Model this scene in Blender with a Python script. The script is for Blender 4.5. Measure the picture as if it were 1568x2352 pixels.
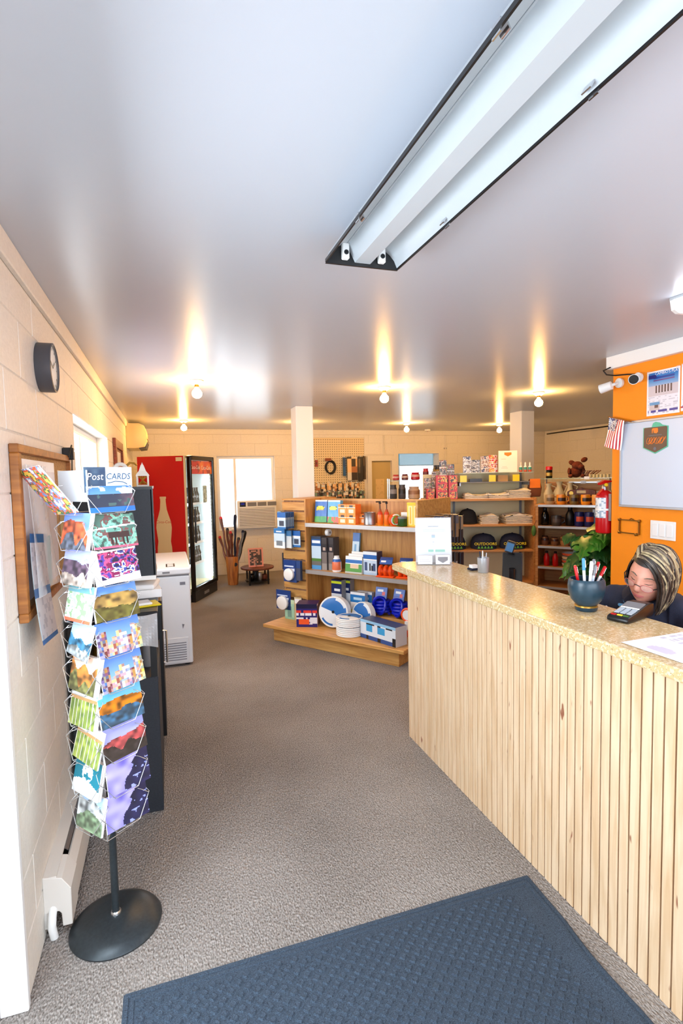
import bpy, bmesh, math, random
from mathutils import Vector, Matrix
PI = math.pi
random.seed(7)
scene = bpy.context.scene
for o in list(bpy.data.objects):
    bpy.data.objects.remove(o)
COL = scene.collection

# ------------------------------------------------------------------ camera
F_PX = 1234.54
yaw, pitch, roll = math.radians(18.1175), math.radians(-3.8895), math.radians(-1.1773)
fw = Vector((math.sin(yaw)*math.cos(pitch), math.cos(yaw)*math.cos(pitch), math.sin(pitch)))
rt = Vector((math.cos(yaw), -math.sin(yaw), 0))
up = rt.cross(fw)
rt, up = rt*math.cos(roll)+up*math.sin(roll), up*math.cos(roll)-rt*math.sin(roll)
cam_d = bpy.data.cameras.new('camera')
cam_d.sensor_fit = 'HORIZONTAL'
cam_d.sensor_width = 36
cam_d.lens = F_PX/1568*36
cam_d.clip_start = .02
cam = bpy.data.objects.new('camera', cam_d)
COL.objects.link(cam)
M = Matrix((rt, up, -fw)).transposed().to_4x4()
M.translation = (0, 0, 1.64)
cam.matrix_world = M
scene.camera = cam

# ------------------------------------------------------------------ world, daylight, exposure
w = bpy.data.worlds.new('overcast_sky')
scene.world = w
w.use_nodes = True
bg = w.node_tree.nodes['Background']
bg.inputs['Color'].default_value = (.86, .93, 1, 1)
bg.inputs['Strength'].default_value = 2.4
scene.view_settings.view_transform = 'Standard'
scene.view_settings.look = 'None'
scene.view_settings.exposure = .43
scene.view_settings.gamma = 1
scene.view_settings.use_curve_mapping = False

def area(name, loc, rot, sx, sy, power, color):
    l = bpy.data.lights.new(name, 'AREA')
    l.shape = 'RECTANGLE'; l.size = sx; l.size_y = sy
    l.energy = power; l.color = color
    o = bpy.data.objects.new(name, l)
    COL.objects.link(o)
    o.location = loc; o.rotation_euler = rot
    return o
# daylight entering by the shop-front glazing behind the camera and by the glass door beside it
area('daylight_shopfront', (1.1, -1.12, 1.3), (math.radians(66), 0, 0), 2.9, 2.0, 74, (.74, .85, 1))
area('daylight_door', (-.80, 1.235, 1.1), (0, math.radians(-62), 0), 2.0, .95, 72, (.80, .90, 1))
area('daylight_side_window', (-.66, 4.34, 1.56), (0, math.radians(-90), 0), .85, 1.85, 26, (.86, .93, 1))
area('daylight_back_window', (1.32, 9.42, 1.4), (math.radians(-90), 0, 0), .9, 1.15, 5, (.9, .95, 1))

# ------------------------------------------------------------------ materials
def lin(c):
    c = c/255
    return c/12.92 if c <= .04045 else ((c+.055)/1.055)**2.4
def rgb(*c):
    if len(c) == 1: c = c[0]
    return (lin(c[0]), lin(c[1]), lin(c[2]), 1)

MATS = {}
def mat(name, color, rough=.5, metal=0, spec=.5, emit=None, estr=0, trans=0, ior=1.45, alpha=1, coat=0,
        noise=None, bump=None, var=.12, stretch=None):
    """procedural material: base colour with noise variation (scale=noise), bump=(scale,strength)"""
    m = bpy.data.materials.new(name); MATS[name] = m
    m.use_nodes = True
    nt = m.node_tree; b = nt.nodes['Principled BSDF']
    c = rgb(color)
    b.inputs['Base Color'].default_value = c
    b.inputs['Roughness'].default_value = rough
    b.inputs['Metallic'].default_value = metal
    b.inputs['Specular IOR Level'].default_value = spec
    b.inputs['IOR'].default_value = ior
    b.inputs['Transmission Weight'].default_value = trans
    b.inputs['Alpha'].default_value = alpha
    b.inputs['Coat Weight'].default_value = coat
    if emit:
        b.inputs['Emission Color'].default_value = rgb(emit)
        b.inputs['Emission Strength'].default_value = estr
    if noise or bump:
        tc = nt.nodes.new('ShaderNodeTexCoord')
        mp = nt.nodes.new('ShaderNodeMapping')
        nt.links.new(tc.outputs['Object'], mp.inputs['Vector'])
        if stretch: mp.inputs['Scale'].default_value = stretch
    if noise:
        n = nt.nodes.new('ShaderNodeTexNoise'); n.inputs['Scale'].default_value = noise
        n.inputs['Detail'].default_value = 5
        nt.links.new(mp.outputs[0], n.inputs['Vector'])
        r = nt.nodes.new('ShaderNodeValToRGB')
        r.color_ramp.elements[0].position = .3; r.color_ramp.elements[1].position = .7
        r.color_ramp.elements[0].color = tuple(x*(1-var*1.6) for x in c[:3])+(1,)
        r.color_ramp.elements[1].color = tuple(min(1, x*(1+var)) for x in c[:3])+(1,)
        nt.links.new(n.outputs['Fac'], r.inputs['Fac'])
        nt.links.new(r.outputs['Color'], b.inputs['Base Color'])
    if bump:
        n2 = nt.nodes.new('ShaderNodeTexNoise'); n2.inputs['Scale'].default_value = bump[0]
        n2.inputs['Detail'].default_value = 4
        nt.links.new(mp.outputs[0], n2.inputs['Vector'])
        bp = nt.nodes.new('ShaderNodeBump'); bp.inputs['Strength'].default_value = bump[1]
        bp.inputs['Distance'].default_value = .01
        nt.links.new(n2.outputs['Fac'], bp.inputs['Height'])
        nt.links.new(bp.outputs['Normal'], b.inputs['Normal'])
    return m

def wood(name, light, dark, rough=.45, axis='X', scale=1.0):
    """grain: noise stretched along one axis"""
    m = bpy.data.materials.new(name); MATS[name] = m
    m.use_nodes = True
    nt = m.node_tree; b = nt.nodes['Principled BSDF']
    tc = nt.nodes.new('ShaderNodeTexCoord'); mp = nt.nodes.new('ShaderNodeMapping')
    oi = nt.nodes.new('ShaderNodeObjectInfo')
    va = nt.nodes.new('ShaderNodeVectorMath'); va.operation = 'MULTIPLY_ADD'
    nt.links.new(oi.outputs['Random'], va.inputs[0]); va.inputs[1].default_value = (37, 19, 53)
    nt.links.new(tc.outputs['Object'], va.inputs[2])
    nt.links.new(va.outputs[0], mp.inputs['Vector'])
    s = {'X': (2, 26, 26), 'Y': (26, 2, 26), 'Z': (26, 26, 2)}[axis]
    mp.inputs['Scale'].default_value = tuple(q*scale for q in s)
    n = nt.nodes.new('ShaderNodeTexNoise'); n.inputs['Scale'].default_value = 1.6; n.inputs['Detail'].default_value = 6
    n.inputs['Distortion'].default_value = .6
    nt.links.new(mp.outputs[0], n.inputs['Vector'])
    r = nt.nodes.new('ShaderNodeValToRGB')
    r.color_ramp.elements[0].position = .32; r.color_ramp.elements[1].position = .62
    r.color_ramp.elements[0].color = rgb(dark); r.color_ramp.elements[1].color = rgb(light)
    nt.links.new(n.outputs['Fac'], r.inputs['Fac'])
    nt.links.new(r.outputs['Color'], b.inputs['Base Color'])
    b.inputs['Roughness'].default_value = rough
    return m

mat('wall_paint', (232, 226, 216), .6, bump=(90, .25), noise=60, var=.03)
mat('mortar', (222, 216, 206), .8, noise=80, var=.04)
mat('ceiling_paint', (190, 195, 205), .27, spec=.4, bump=(3.0, .05))
mat('orange_paint', (246, 142, 0), .55, bump=(120, .12))
mat('white_paint', (240, 240, 240), .45)
mat('white_plastic', (240, 240, 238), .35)
mat('cream_plastic', (226, 208, 160), .4)
mat('grey_plastic', (120, 120, 124), .4)
mat('black_plastic', (22, 22, 24), .35)
mat('clock_grey', (74, 74, 80), .4)
mat('green_badge', (92, 190, 156), .5)
mat('badge_brown', (104, 80, 64), .5)
mat('key_grey', (176, 186, 196), .4)
mat('dark_slate', (38, 42, 50), .55, noise=120, var=.15)
mat('black_gloss', (14, 14, 15), .12)
mat('dark_grey_metal', (52, 58, 62), .38, metal=.4, noise=90, var=.1)
mat('rack_wire', (205, 205, 205), .25, metal=.7)
mat('chrome', (210, 210, 212), .15, metal=1)
mat('steel', (160, 160, 165), .35, metal=.9)
mat('shelf_steel', (190, 190, 192), .3, metal=.6)
mat('brass', (150, 110, 50), .3, metal=.9)
mat('freezer_white', (214, 216, 220), .35)
mat('fridge_red', (196, 8, 14), .4)
mat('heater_white', (220, 214, 206), .4)
mat('paper', (244, 244, 244), .7)
mat('cork', (190, 150, 100), .9, noise=150, var=.25)
mat('clear_plastic', (250, 250, 252), .08, trans=0, alpha=.16)
mat('blister_plastic', (252, 252, 254), .05, alpha=.3)
mat('glass', (235, 250, 248), .02, alpha=.10, spec=.6)
mat('green_glass', (190, 225, 215), .03, alpha=.35, spec=.6)
mat('shelf_glass', (170, 205, 190), .05, alpha=.4, spec=.6)
mat('black_glass', (16, 8, 8), .06)
mat('denim', (30, 34, 54), .8, noise=200, var=.15)
mat('shirt_blue', (86, 150, 190), .8)
mat('skin', (214, 150, 128), .5, noise=40, var=.05)
mat('lip', (178, 92, 88), .45)
mat('eye_dark', (40, 28, 24), .3)
mat('hair_dark', (44, 34, 28), .45, noise=60, var=.3)
mat('hair_grey', (112, 98, 82), .45, noise=60, var=.3)
mat('hair_blond', (178, 160, 124), .4, noise=60, var=.2)
mat('leaf', (62, 122, 34), .35, noise=14, var=.3)
mat('leaf_dark', (34, 84, 30), .35, noise=14, var=.3)
mat('stem', (80, 120, 50), .5)
mat('terracotta', (120, 70, 44), .7)
mat('soil', (40, 28, 20), .95, noise=60)
mat('red_paint', (190, 14, 20), .25)
mat('bowl_glaze', (38, 62, 76), .28, noise=30, var=.12)
mat('gold', (190, 150, 70), .3, metal=.8)
mat('orange_plastic', (244, 84, 18), .35)
mat('blue_hose', (14, 34, 190), .3)
mat('white_fabric', (240, 232, 216), .9, noise=40, var=.05)
mat('black_fabric', (26, 27, 32), .85, noise=120, var=.2)
mat('navy_fabric', (38, 44, 66), .85, noise=120, var=.2)
mat('plush_brown', (104, 42, 18), .95, noise=120, var=.3, bump=(260, .8))
mat('white_text', (250, 250, 250), .5)
mat('black_text', (25, 25, 28), .5)
mat('grey_text', (110, 110, 120), .5)
mat('blue_text', (40, 90, 130), .5)
mat('yellow_text', (236, 214, 40), .5)
mat('green_text', (110, 190, 60), .5)
mat('red_text', (196, 20, 24), .5)
mat('orange_text', (240, 130, 40), .5)
mat('whiteboard', (206, 216, 232), .25)
mat('aluminium', (176, 180, 186), .35, metal=.5)
mat('bulb', (255, 220, 160), .3, emit=(255, 190, 104), estr=330)
mat('tube_glow', (255, 255, 255), .3, emit=(240, 246, 255), estr=9)
mat('led_strip', (255, 255, 255), .3, emit=(225, 245, 255), estr=26)
mat('backlit_sign', (240, 120, 50), .3)
mat('fridge_inside', (226, 238, 240), .5)
mat('fluorescent_white', (188, 195, 201), .35, spec=.5)
mat('beige_door', (196, 172, 116), .6)
mat('pegboard', (226, 206, 166), .7)
mat('blue_wall', (196, 222, 224), .7)
mat('shade_blue', (120, 190, 206), .7, alpha=.6)
mat('cable', (18, 18, 18), .5)
mat('lace_white', (238, 234, 224), .6)
mat('rubber', (30, 30, 32), .7)
wood('oak', (214, 164, 96), (186, 130, 66), .42, 'X')
wood('oak_upright', (206, 152, 84), (176, 118, 58), .42, 'Z')
wood('pine_plank', (226, 198, 164), (208, 172, 132), .55, 'Z', .9)
wood('groove_wood', (150, 108, 76), (120, 82, 56), .7, 'Z')
def knots(m):
    nt = m.node_tree; b = nt.nodes['Principled BSDF']
    src = b.inputs['Base Color'].links[0].from_socket
    tc = nt.nodes.new('ShaderNodeTexCoord'); mp = nt.nodes.new('ShaderNodeMapping'); oi = nt.nodes.new('ShaderNodeObjectInfo')
    va = nt.nodes.new('ShaderNodeVectorMath'); va.operation = 'MULTIPLY_ADD'; va.inputs[1].default_value = (61, 47, 29)
    nt.links.new(oi.outputs['Random'], va.inputs[0]); nt.links.new(tc.outputs['Object'], va.inputs[2]); nt.links.new(va.outputs[0], mp.inputs['Vector'])
    mp.inputs['Scale'].default_value = (30, 30, 9)
    n = nt.nodes.new('ShaderNodeTexNoise'); n.inputs['Scale'].default_value = 1; n.inputs['Detail'].default_value = 2
    nt.links.new(mp.outputs[0], n.inputs['Vector'])
    r = nt.nodes.new('ShaderNodeValToRGB'); r.color_ramp.elements[0].position = .71; r.color_ramp.elements[1].position = .77
    nt.links.new(n.outputs['Fac'], r.inputs['Fac'])
    mx = nt.nodes.new('ShaderNodeMix'); mx.data_type = 'RGBA'; mx.inputs[7].default_value = rgb(146, 92, 66)
    nt.links.new(r.outputs['Color'], mx.inputs[0]); nt.links.new(src, mx.inputs[6]); nt.links.new(mx.outputs[2], b.inputs['Base Color'])
knots(MATS['pine_plank'])
wood('frame_wood', (166, 104, 44), (130, 76, 28), .5, 'Y')
wood('red_wood', (140, 66, 34), (104, 42, 20), .45, 'Y')
wood('vase_wood', (200, 124, 60), (150, 80, 34), .4, 'Z')
wood('stick_wood', (128, 66, 44), (72, 38, 30), .5, 'Z')
wood('shelf_wood', (206, 150, 86), (176, 116, 58), .5, 'X')

def printed():
    m = bpy.data.materials.new('printed_card'); MATS['printed'] = m
    m.use_nodes = True
    nt = m.node_tree; b = nt.nodes['Principled BSDF']
    a = nt.nodes.new('ShaderNodeAttribute'); a.attribute_name = 'print'
    nt.links.new(a.outputs['Color'], b.inputs['Base Color'])
    b.inputs['Roughness'].default_value = .32
    return m
printed()

def carpet():
    m = bpy.data.materials.new('carpet'); MATS['carpet'] = m
    m.use_nodes = True
    nt = m.node_tree; b = nt.nodes['Principled BSDF']
    tc = nt.nodes.new('ShaderNodeTexCoord'); mp = nt.nodes.new('ShaderNodeMapping')
    nt.links.new(tc.outputs['Object'], mp.inputs['Vector'])
    mp.inputs['Scale'].default_value = (1, .55, 1)
    v = nt.nodes.new('ShaderNodeTexVoronoi'); v.inputs['Scale'].default_value = 150
    nt.links.new(mp.outputs[0], v.inputs['Vector'])
    n = nt.nodes.new('ShaderNodeTexNoise'); n.inputs['Scale'].default_value = 190; n.inputs['Detail'].default_value = 3
    nt.links.new(mp.outputs[0], n.inputs['Vector'])
    n3 = nt.nodes.new('ShaderNodeTexNoise'); n3.inputs['Scale'].default_value = 1.3; n3.inputs['Detail'].default_value = 4
    nt.links.new(tc.outputs['Object'], n3.inputs['Vector'])
    mx = nt.nodes.new('ShaderNodeMath'); mx.operation = 'MULTIPLY_ADD'
    nt.links.new(n3.outputs['Fac'], mx.inputs[0]); mx.inputs[1].default_value = .35
    nt.links.new(n.outputs['Fac'], mx.inputs[2])
    r = nt.nodes.new('ShaderNodeValToRGB')
    e = r.color_ramp.elements
    e[0].position = .46; e[0].color = rgb(96, 88, 82); e[1].position = .86; e[1].color = rgb(172, 164, 158)
    nt.links.new(mx.outputs[0], r.inputs['Fac'])
    nt.links.new(r.outputs['Color'], b.inputs['Base Color'])
    b.inputs['Roughness'].default_value = .95; b.inputs['Specular IOR Level'].default_value = .2
    bp = nt.nodes.new('ShaderNodeBump'); bp.inputs['Strength'].default_value = .9; bp.inputs['Distance'].default_value = .006
    nt.links.new(v.outputs['Distance'], bp.inputs['Height'])
    nt.links.new(bp.outputs['Normal'], b.inputs['Normal'])
carpet()

def speckle(name, base, dots, scale, rough):
    m = bpy.data.materials.new(name); MATS[name] = m
    m.use_nodes = True
    nt = m.node_tree; b = nt.nodes['Principled BSDF']
    tc = nt.nodes.new('ShaderNodeTexCoord')
    prev = None
    for i, (col, sc, th) in enumerate(dots):
        n = nt.nodes.new('ShaderNodeTexNoise'); n.inputs['Scale'].default_value = sc; n.inputs['Detail'].default_value = 3
        nt.links.new(tc.outputs['Object'], n.inputs['Vector'])
        r = nt.nodes.new('ShaderNodeValToRGB'); r.color_ramp.elements[0].position = th; r.color_ramp.elements[1].position = th+.05
        nt.links.new(n.outputs['Fac'], r.inputs['Fac'])
        mx = nt.nodes.new('ShaderNodeMix'); mx.data_type = 'RGBA'
        nt.links.new(r.outputs['Color'], mx.inputs[0])
        if prev: nt.links.new(prev, mx.inputs[6])
        else: mx.inputs[6].default_value = rgb(base)
        mx.inputs[7].default_value = rgb(col)
        prev = mx.outputs[2]
    nt.links.new(prev, b.inputs['Base Color'])
    b.inputs['Roughness'].default_value = rough
speckle('granite_laminate', (206, 178, 130), [((226, 208, 172), 90, .52), ((150, 116, 76), 160, .62), ((96, 74, 52), 230, .68)], 1, .17)
speckle('mat_fibre', (46, 58, 72), [((62, 76, 92), 300, .5), ((30, 40, 52), 220, .6)], 1, .9)

def perforated():
    m = MATS['pegboard']; nt = m.node_tree; b = nt.nodes['Principled BSDF']
    tc = nt.nodes.new('ShaderNodeTexCoord')
    v = nt.nodes.new('ShaderNodeTexVoronoi'); v.inputs['Scale'].default_value = 24; v.inputs['Randomness'].default_value = 0
    mp = nt.nodes.new('ShaderNodeMapping'); mp.inputs['Scale'].default_value = (1, 0, 1)
    nt.links.new(tc.outputs['Object'], mp.inputs['Vector']); nt.links.new(mp.outputs[0], v.inputs['Vector'])
    r = nt.nodes.new('ShaderNodeValToRGB'); r.color_ramp.elements[0].position = .16; r.color_ramp.elements[1].position = .2
    r.color_ramp.elements[0].color = rgb(96, 76, 52); r.color_ramp.elements[1].color = rgb(228, 208, 168)
    nt.links.new(v.outputs['Distance'], r.inputs['Fac']); nt.links.new(r.outputs['Color'], b.inputs['Base Color'])
perforated()

# ------------------------------------------------------------------ mesh helpers
class MB:
    """collects shapes; build() links them as one mesh object"""
    def __init__(s): s.v = []; s.f = []; s.c = []; s.smooth = False
    def face(s, idx, col=None): s.f.append(tuple(idx)); s.c.append(col)
    def quad(s, a, b, c, d, col=None):
        i = len(s.v); s.v += [tuple(a), tuple(b), tuple(c), tuple(d)]; s.face((i, i+1, i+2, i+3), col); return s
    def box(s, x0, x1, y0, y1, z0, z1, col=None, m=None):
        i = len(s.v)
        p = [Vector((x, y, z)) for z in (z0, z1) for y in (y0, y1) for x in (x0, x1)]
        if m: p = [m @ q for q in p]
        s.v += [tuple(q) for q in p]
        for q in ((0, 2, 3, 1), (4, 5, 7, 6), (0, 1, 5, 4), (2, 6, 7, 3), (0, 4, 6, 2), (1, 3, 7, 5)):
            s.face([i+k for k in q], col)
        return s
    def prism(s, poly, a0, a1, axis='z', col=None, m=None):
        """poly of 2-D points extruded along axis"""
        def P(p, a):
            q = {'z': (p[0], p[1], a), 'y': (p[0], a, p[1]), 'x': (a, p[0], p[1])}[axis]
            return tuple(m @ Vector(q)) if m else q
        i = len(s.v); n = len(poly)
        s.v += [P(p, a0) for p in poly]+[P(p, a1) for p in poly]
        s.face(list(range(i+n-1, i-1, -1)), col); s.face(list(range(i+n, i+2*n)), col)
        for k in range(n):
            s.face((i+k, i+(k+1) % n, i+n+(k+1) % n, i+n+k), col)
        return s
    def tube(s, pts, r, n=8, col=None, cap=True, closed=False):
        pts = [Vector(p) for p in pts]
        rs = r if isinstance(r, (list, tuple)) else [r]*len(pts)
        i0 = len(s.v); N = len(pts); prev = None
        for k, p in enumerate(pts):
            if closed: t = (pts[(k+1) % N]-pts[k-1])
            else: t = pts[min(k+1, N-1)]-pts[max(k-1, 0)]
            t = t.normalized() if t.length > 1e-9 else Vector((0, 0, 1))
            if prev is None:
                a = Vector((0, 0, 1)) if abs(t.z) < .9 else Vector((1, 0, 0))
                x = t.cross(a).normalized()
            else:
                x = (prev-t*prev.dot(t)).normalized()
            prev = x; y = t.cross(x)
            for j in range(n):
                an = 2*PI*j/n
                s.v.append(tuple(p+(x*math.cos(an)+y*math.sin(an))*rs[k]))
        for k in range(N if closed else N-1):
            a = i0+k*n; b = i0+((k+1) % N)*n
            for j in range(n):
                s.face((a+j, a+(j+1) % n, b+(j+1) % n, b+j), col)
        if cap and not closed:
            s.face(list(range(i0+n-1, i0-1, -1)), col); s.face([i0+(N-1)*n+j for j in range(n)], col)
        return s
    def lathe(s, prof, n=24, col=None, m=None, cols=None):
        """prof: (radius, z) list, revolved about z"""
        i0 = len(s.v)
        for r, z in prof:
            for j in range(n):
                q = Vector((r*math.cos(2*PI*j/n), r*math.sin(2*PI*j/n), z))
                s.v.append(tuple(m @ q if m else q))
        for k in range(len(prof)-1):
            for j in range(n):
                cc = cols[k] if cols else col
                if callable(cc): cc = cc(j/n)
                s.face((i0+k*n+j, i0+k*n+(j+1) % n, i0+(k+1)*n+(j+1) % n, i0+(k+1)*n+j), cc)
        cc0 = cols[0] if cols else col; cc1 = cols[-1] if cols else col
        if callable(cc0): cc0 = cc0(0)
        if callable(cc1): cc1 = cc1(0)
        if prof[0][0] > 1e-6: s.face(list(range(i0+n-1, i0-1, -1)), cc0)
        if prof[-1][0] > 1e-6: s.face([i0+(len(prof)-1)*n+j for j in range(n)], cc1)
        return s
    def grid(s, o, ux, uy, nx, ny, fn, col=True):
        """printed rectangle: o corner, ux / uy edge vectors, fn(u, v) -> srgb"""
        o, ux, uy = Vector(o), Vector(ux), Vector(uy); i = len(s.v)
        for b in range(ny+1):
            for a in range(nx+1):
                s.v.append(tuple(o+ux*(a/nx)+uy*(b/ny)))
        for b in range(ny):
            for a in range(nx):
                k = i+b*(nx+1)+a
                s.face((k, k+1, k+nx+2, k+nx+1), fn((a+.5)/nx, (b+.5)/ny))
        return s
    def sheet(s, fn, nu, nv, col=None, thick=0):
        i = len(s.v)
        for b in range(nv+1):
            for a in range(nu+1):
                s.v.append(tuple(fn(a/nu, b/nv)))
        for b in range(nv):
            for a in range(nu):
                k = i+b*(nu+1)+a
                s.face((k, k+1, k+nu+2, k+nu+1), col((a+.5)/nu, (b+.5)/nv) if callable(col) else col)
        return s
    def mesh(s, name, material, bevel=0, seg=1, smooth=None, merge=False, solid=0):
        me = bpy.data.meshes.new(name)
        me.from_pydata(s.v, [], s.f)
        if any(c is not None for c in s.c):
            at = me.color_attributes.new('print', 'FLOAT_COLOR', 'CORNER')
            k = 0; cache = {}
            for fi, f in enumerate(s.f):
                c = s.c[fi] or (255, 255, 255)
                c = cache.get(c) or cache.setdefault(c, rgb(c))
                for _ in f:
                    at.data[k].color = c; k += 1
        if bevel or merge or solid:
            bm = bmesh.new(); bm.from_mesh(me)
            if merge: bmesh.ops.remove_doubles(bm, verts=bm.verts, dist=1e-5)
            if solid:
                bmesh.ops.recalc_face_normals(bm, faces=bm.faces)
                bmesh.ops.solidify(bm, geom=bm.faces[:], thickness=solid)
            if bevel:
                bmesh.ops.bevel(bm, geom=[e for e in bm.edges if len(e.link_faces) == 2 and e.calc_face_angle(0) > .6], offset=bevel,
                                segments=seg, affect='EDGES', profile=.5, clamp_overlap=True)
            bmesh.ops.recalc_face_normals(bm, faces=bm.faces)
            bm.to_mesh(me); bm.free()
        if material:
            me.materials.append(MATS[material])
        if smooth if smooth is not None else s.smooth:
            me.shade_smooth(); me.set_sharp_from_angle(angle=math.radians(40))
        return me
    def build(s, name, material, parent=None, loc=None, rot=None, **k):
        me = s.mesh(name, material, **k)
        o = bpy.data.objects.new(name, me); COL.objects.link(o)
        if parent: o.parent = parent
        if loc: o.location = loc
        if rot: o.rotation_euler = rot
        return o

def obj(name, me, parent=None, loc=(0, 0, 0), rot=(0, 0, 0), scale=None):
    o = bpy.data.objects.new(name, me); COL.objects.link(o)
    o.parent = parent; o.location = loc; o.rotation_euler = rot
    if scale: o.scale = scale
    return o
def tag(o, label, cat, group=None, kind=None):
    o['label'] = label; o['category'] = cat
    if group: o['group'] = group
    if kind: o['kind'] = kind
    return o
def struct(o, label=None):
    o['kind'] = 'structure'
    if label: o['label'] = label; o['category'] = o.name.split('_')[0]
    return o
def thing(name, label, cat, loc=(0, 0, 0), rz=0, group=None, rot=None):
    o = bpy.data.objects.new(name, None); COL.objects.link(o)
    o.empty_display_size = .05
    o.location = loc; o.rotation_euler = rot or (0, 0, rz)
    return tag(o, label, cat, group)
def copy_thing(t, label, loc=None, rz=None, group=None):
    c = t.copy(); COL.objects.link(c); c['label'] = label
    if loc is not None: c.location = loc
    if rz is not None: c.rotation_euler = (0, 0, rz)
    if group: c['group'] = group
    for ch in t.children:
        d = ch.copy(); COL.objects.link(d); d.parent = c
        for g in ch.children:
            e = g.copy(); COL.objects.link(e); e.parent = d
    return c
TEXTS = {}
def text(s, size, material, parent, loc, rot=(PI/2, 0, 0), name='lettering', align='CENTER', shear=0, sx=1, bold=0):
    """flat print lettering as mesh; default stands upright facing -y"""
    key = (s, size, material, align, shear, bold)
    if key not in TEXTS:
        cu = bpy.data.curves.new('lettering', 'FONT'); cu.body = s; cu.size = size; cu.align_x = align
        cu.shear = shear; cu.resolution_u = 2; cu.offset = bold
        o = bpy.data.objects.new('tmp', cu); COL.objects.link(o)
        bpy.context.view_layer.update()
        me = bpy.data.meshes.new_from_object(o.evaluated_get(bpy.context.evaluated_depsgraph_get()))
        bpy.data.objects.remove(o); bpy.data.curves.remove(cu)
        me.materials.clear(); me.materials.append(MATS[material]); me.name = 'lettering'
        TEXTS[key] = me
    o = obj(name, TEXTS[key], parent, loc, rot)
    if sx != 1: o.scale = (sx, 1, 1)
    return o

# ---- art: functions of (u, v) giving srgb, used for print on cards and packs
def hsh(a, b, s=0):
    h = math.sin(a*127.1+b*311.7+s*74.7)*43758.5453
    return h-math.floor(h)
def vn(x, y, s=0):
    ix, iy = math.floor(x), math.floor(y); fx, fy = x-ix, y-iy
    fx = fx*fx*(3-2*fx); fy = fy*fy*(3-2*fy)
    a = hsh(ix, iy, s)*(1-fx)+hsh(ix+1, iy, s)*fx
    b = hsh(ix, iy+1, s)*(1-fx)+hsh(ix+1, iy+1, s)*fx
    return a*(1-fy)+b*fy
def mixc(a, b, t):
    t = max(0, min(1, t))
    return tuple(int(a[i]*(1-t)+b[i]*t) for i in range(3))
def art_land(seed, sky, far, near, hor=.6, rough=.25, tone=None, spots=None):
    def f(u, v):
        h1 = hor+rough*(vn(u*4, seed, seed)-.5); h2 = hor*.5+rough*(vn(u*5+9, seed, seed+3)-.5)
        if v > h1: c = mixc(sky, (255, 255, 255), .55*vn(u*5, v*9, seed+5)*(1.2-v))
        elif v > h2: c = mixc(far, (20, 20, 24), .75*vn(u*9, v*9, seed+1)**1.5)
        else: c = mixc(near, (30, 26, 22), .7*vn(u*11, v*11, seed+2))
        if spots and v < h1 and vn(u*12, v*12, seed+8) > .66: c = spots
        return c
    return f
def art_city(seed):
    pal = [(230, 200, 190), (200, 120, 100), (60, 90, 160), (240, 220, 200), (110, 60, 60), (80, 140, 190), (160, 110, 150), (240, 200, 90)]
    def f(u, v):
        k = int(u*9); top = .35+.5*hsh(k, seed, 1)
        if v > top: return mixc((150, 190, 240), (90, 140, 220), v)
        c = pal[int(hsh(k, seed, 2)*7.99)]
        return mixc(c, pal[int(hsh(int(u*18), int(v*12), seed)*7.99)], .55)
    return f
def art_spots(seed, pal, sx=7, sy=7):
    def f(u, v):
        t = vn(u*sx, v*sy, seed)*.6+vn(u*sx*2.3, v*sy*2.3, seed+4)*.4
        return pal[min(len(pal)-1, int(max(0, (t-.2)/.6)*len(pal)))]
    return f
def art_pack(bands, marks=(), seed=0):
    """bands: [(v_top, colour)...] from the bottom; marks: [(u0, u1, v0, v1, colour)]"""
    def f(u, v):
        c = bands[-1][1]
        for vt, cc in bands:
            if v <= vt: c = cc; break
        for a, b, p, q, cc in marks:
            if a <= u <= b and p <= v <= q: c = cc
        return c
    return f
W, K = (246, 246, 248), (30, 30, 34)
def printbox(name, w, d, h, art, side=W, nx=16, nz=16, top=None, parent=None, loc=(0, 0, 0), rot=(0, 0, 0), sides=None, bevel=0):
    """carton with printed front (-y); origin at the centre of its base"""
    b = MB(); x, y = w/2, d/2
    b.grid((-x, -y, 0), (w, 0, 0), (0, 0, h), nx, nz, art)
    s2 = sides or (lambda u, v: side)
    n2 = 6 if sides else 1
    b.grid((x, -y, 0), (0, d, 0), (0, 0, h), n2, n2*2 if sides else 1, s2)
    b.grid((-x, y, 0), (0, -d, 0), (0, 0, h), n2, n2*2 if sides else 1, s2)
    b.quad((x, y, 0), (-x, y, 0), (-x, y, h), (x, y, h), side)
    b.quad((-x, -y, h), (x, -y, h), (x, y, h), (-x, y, h), top or side)
    b.quad((-x, y, 0), (x, y, 0), (x, -y, 0), (-x, -y, 0), side)
    return b.build(name, 'printed', parent, loc, rot)

# ================================================================== the room
XL, XR, YB, ZC = -.473, 7.4, 9.2, 2.45
struct(MB().box(-1.0, 7.7, -1.3, 12.0, -.06, 0).build('floor', 'carpet'), 'grey brown loop pile carpet floor')
struct(MB().box(-1.0, 7.7, -1.3, 12.0, ZC, ZC+.1).build('ceiling', 'ceiling_paint'), 'glossy white painted ceiling')

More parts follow.
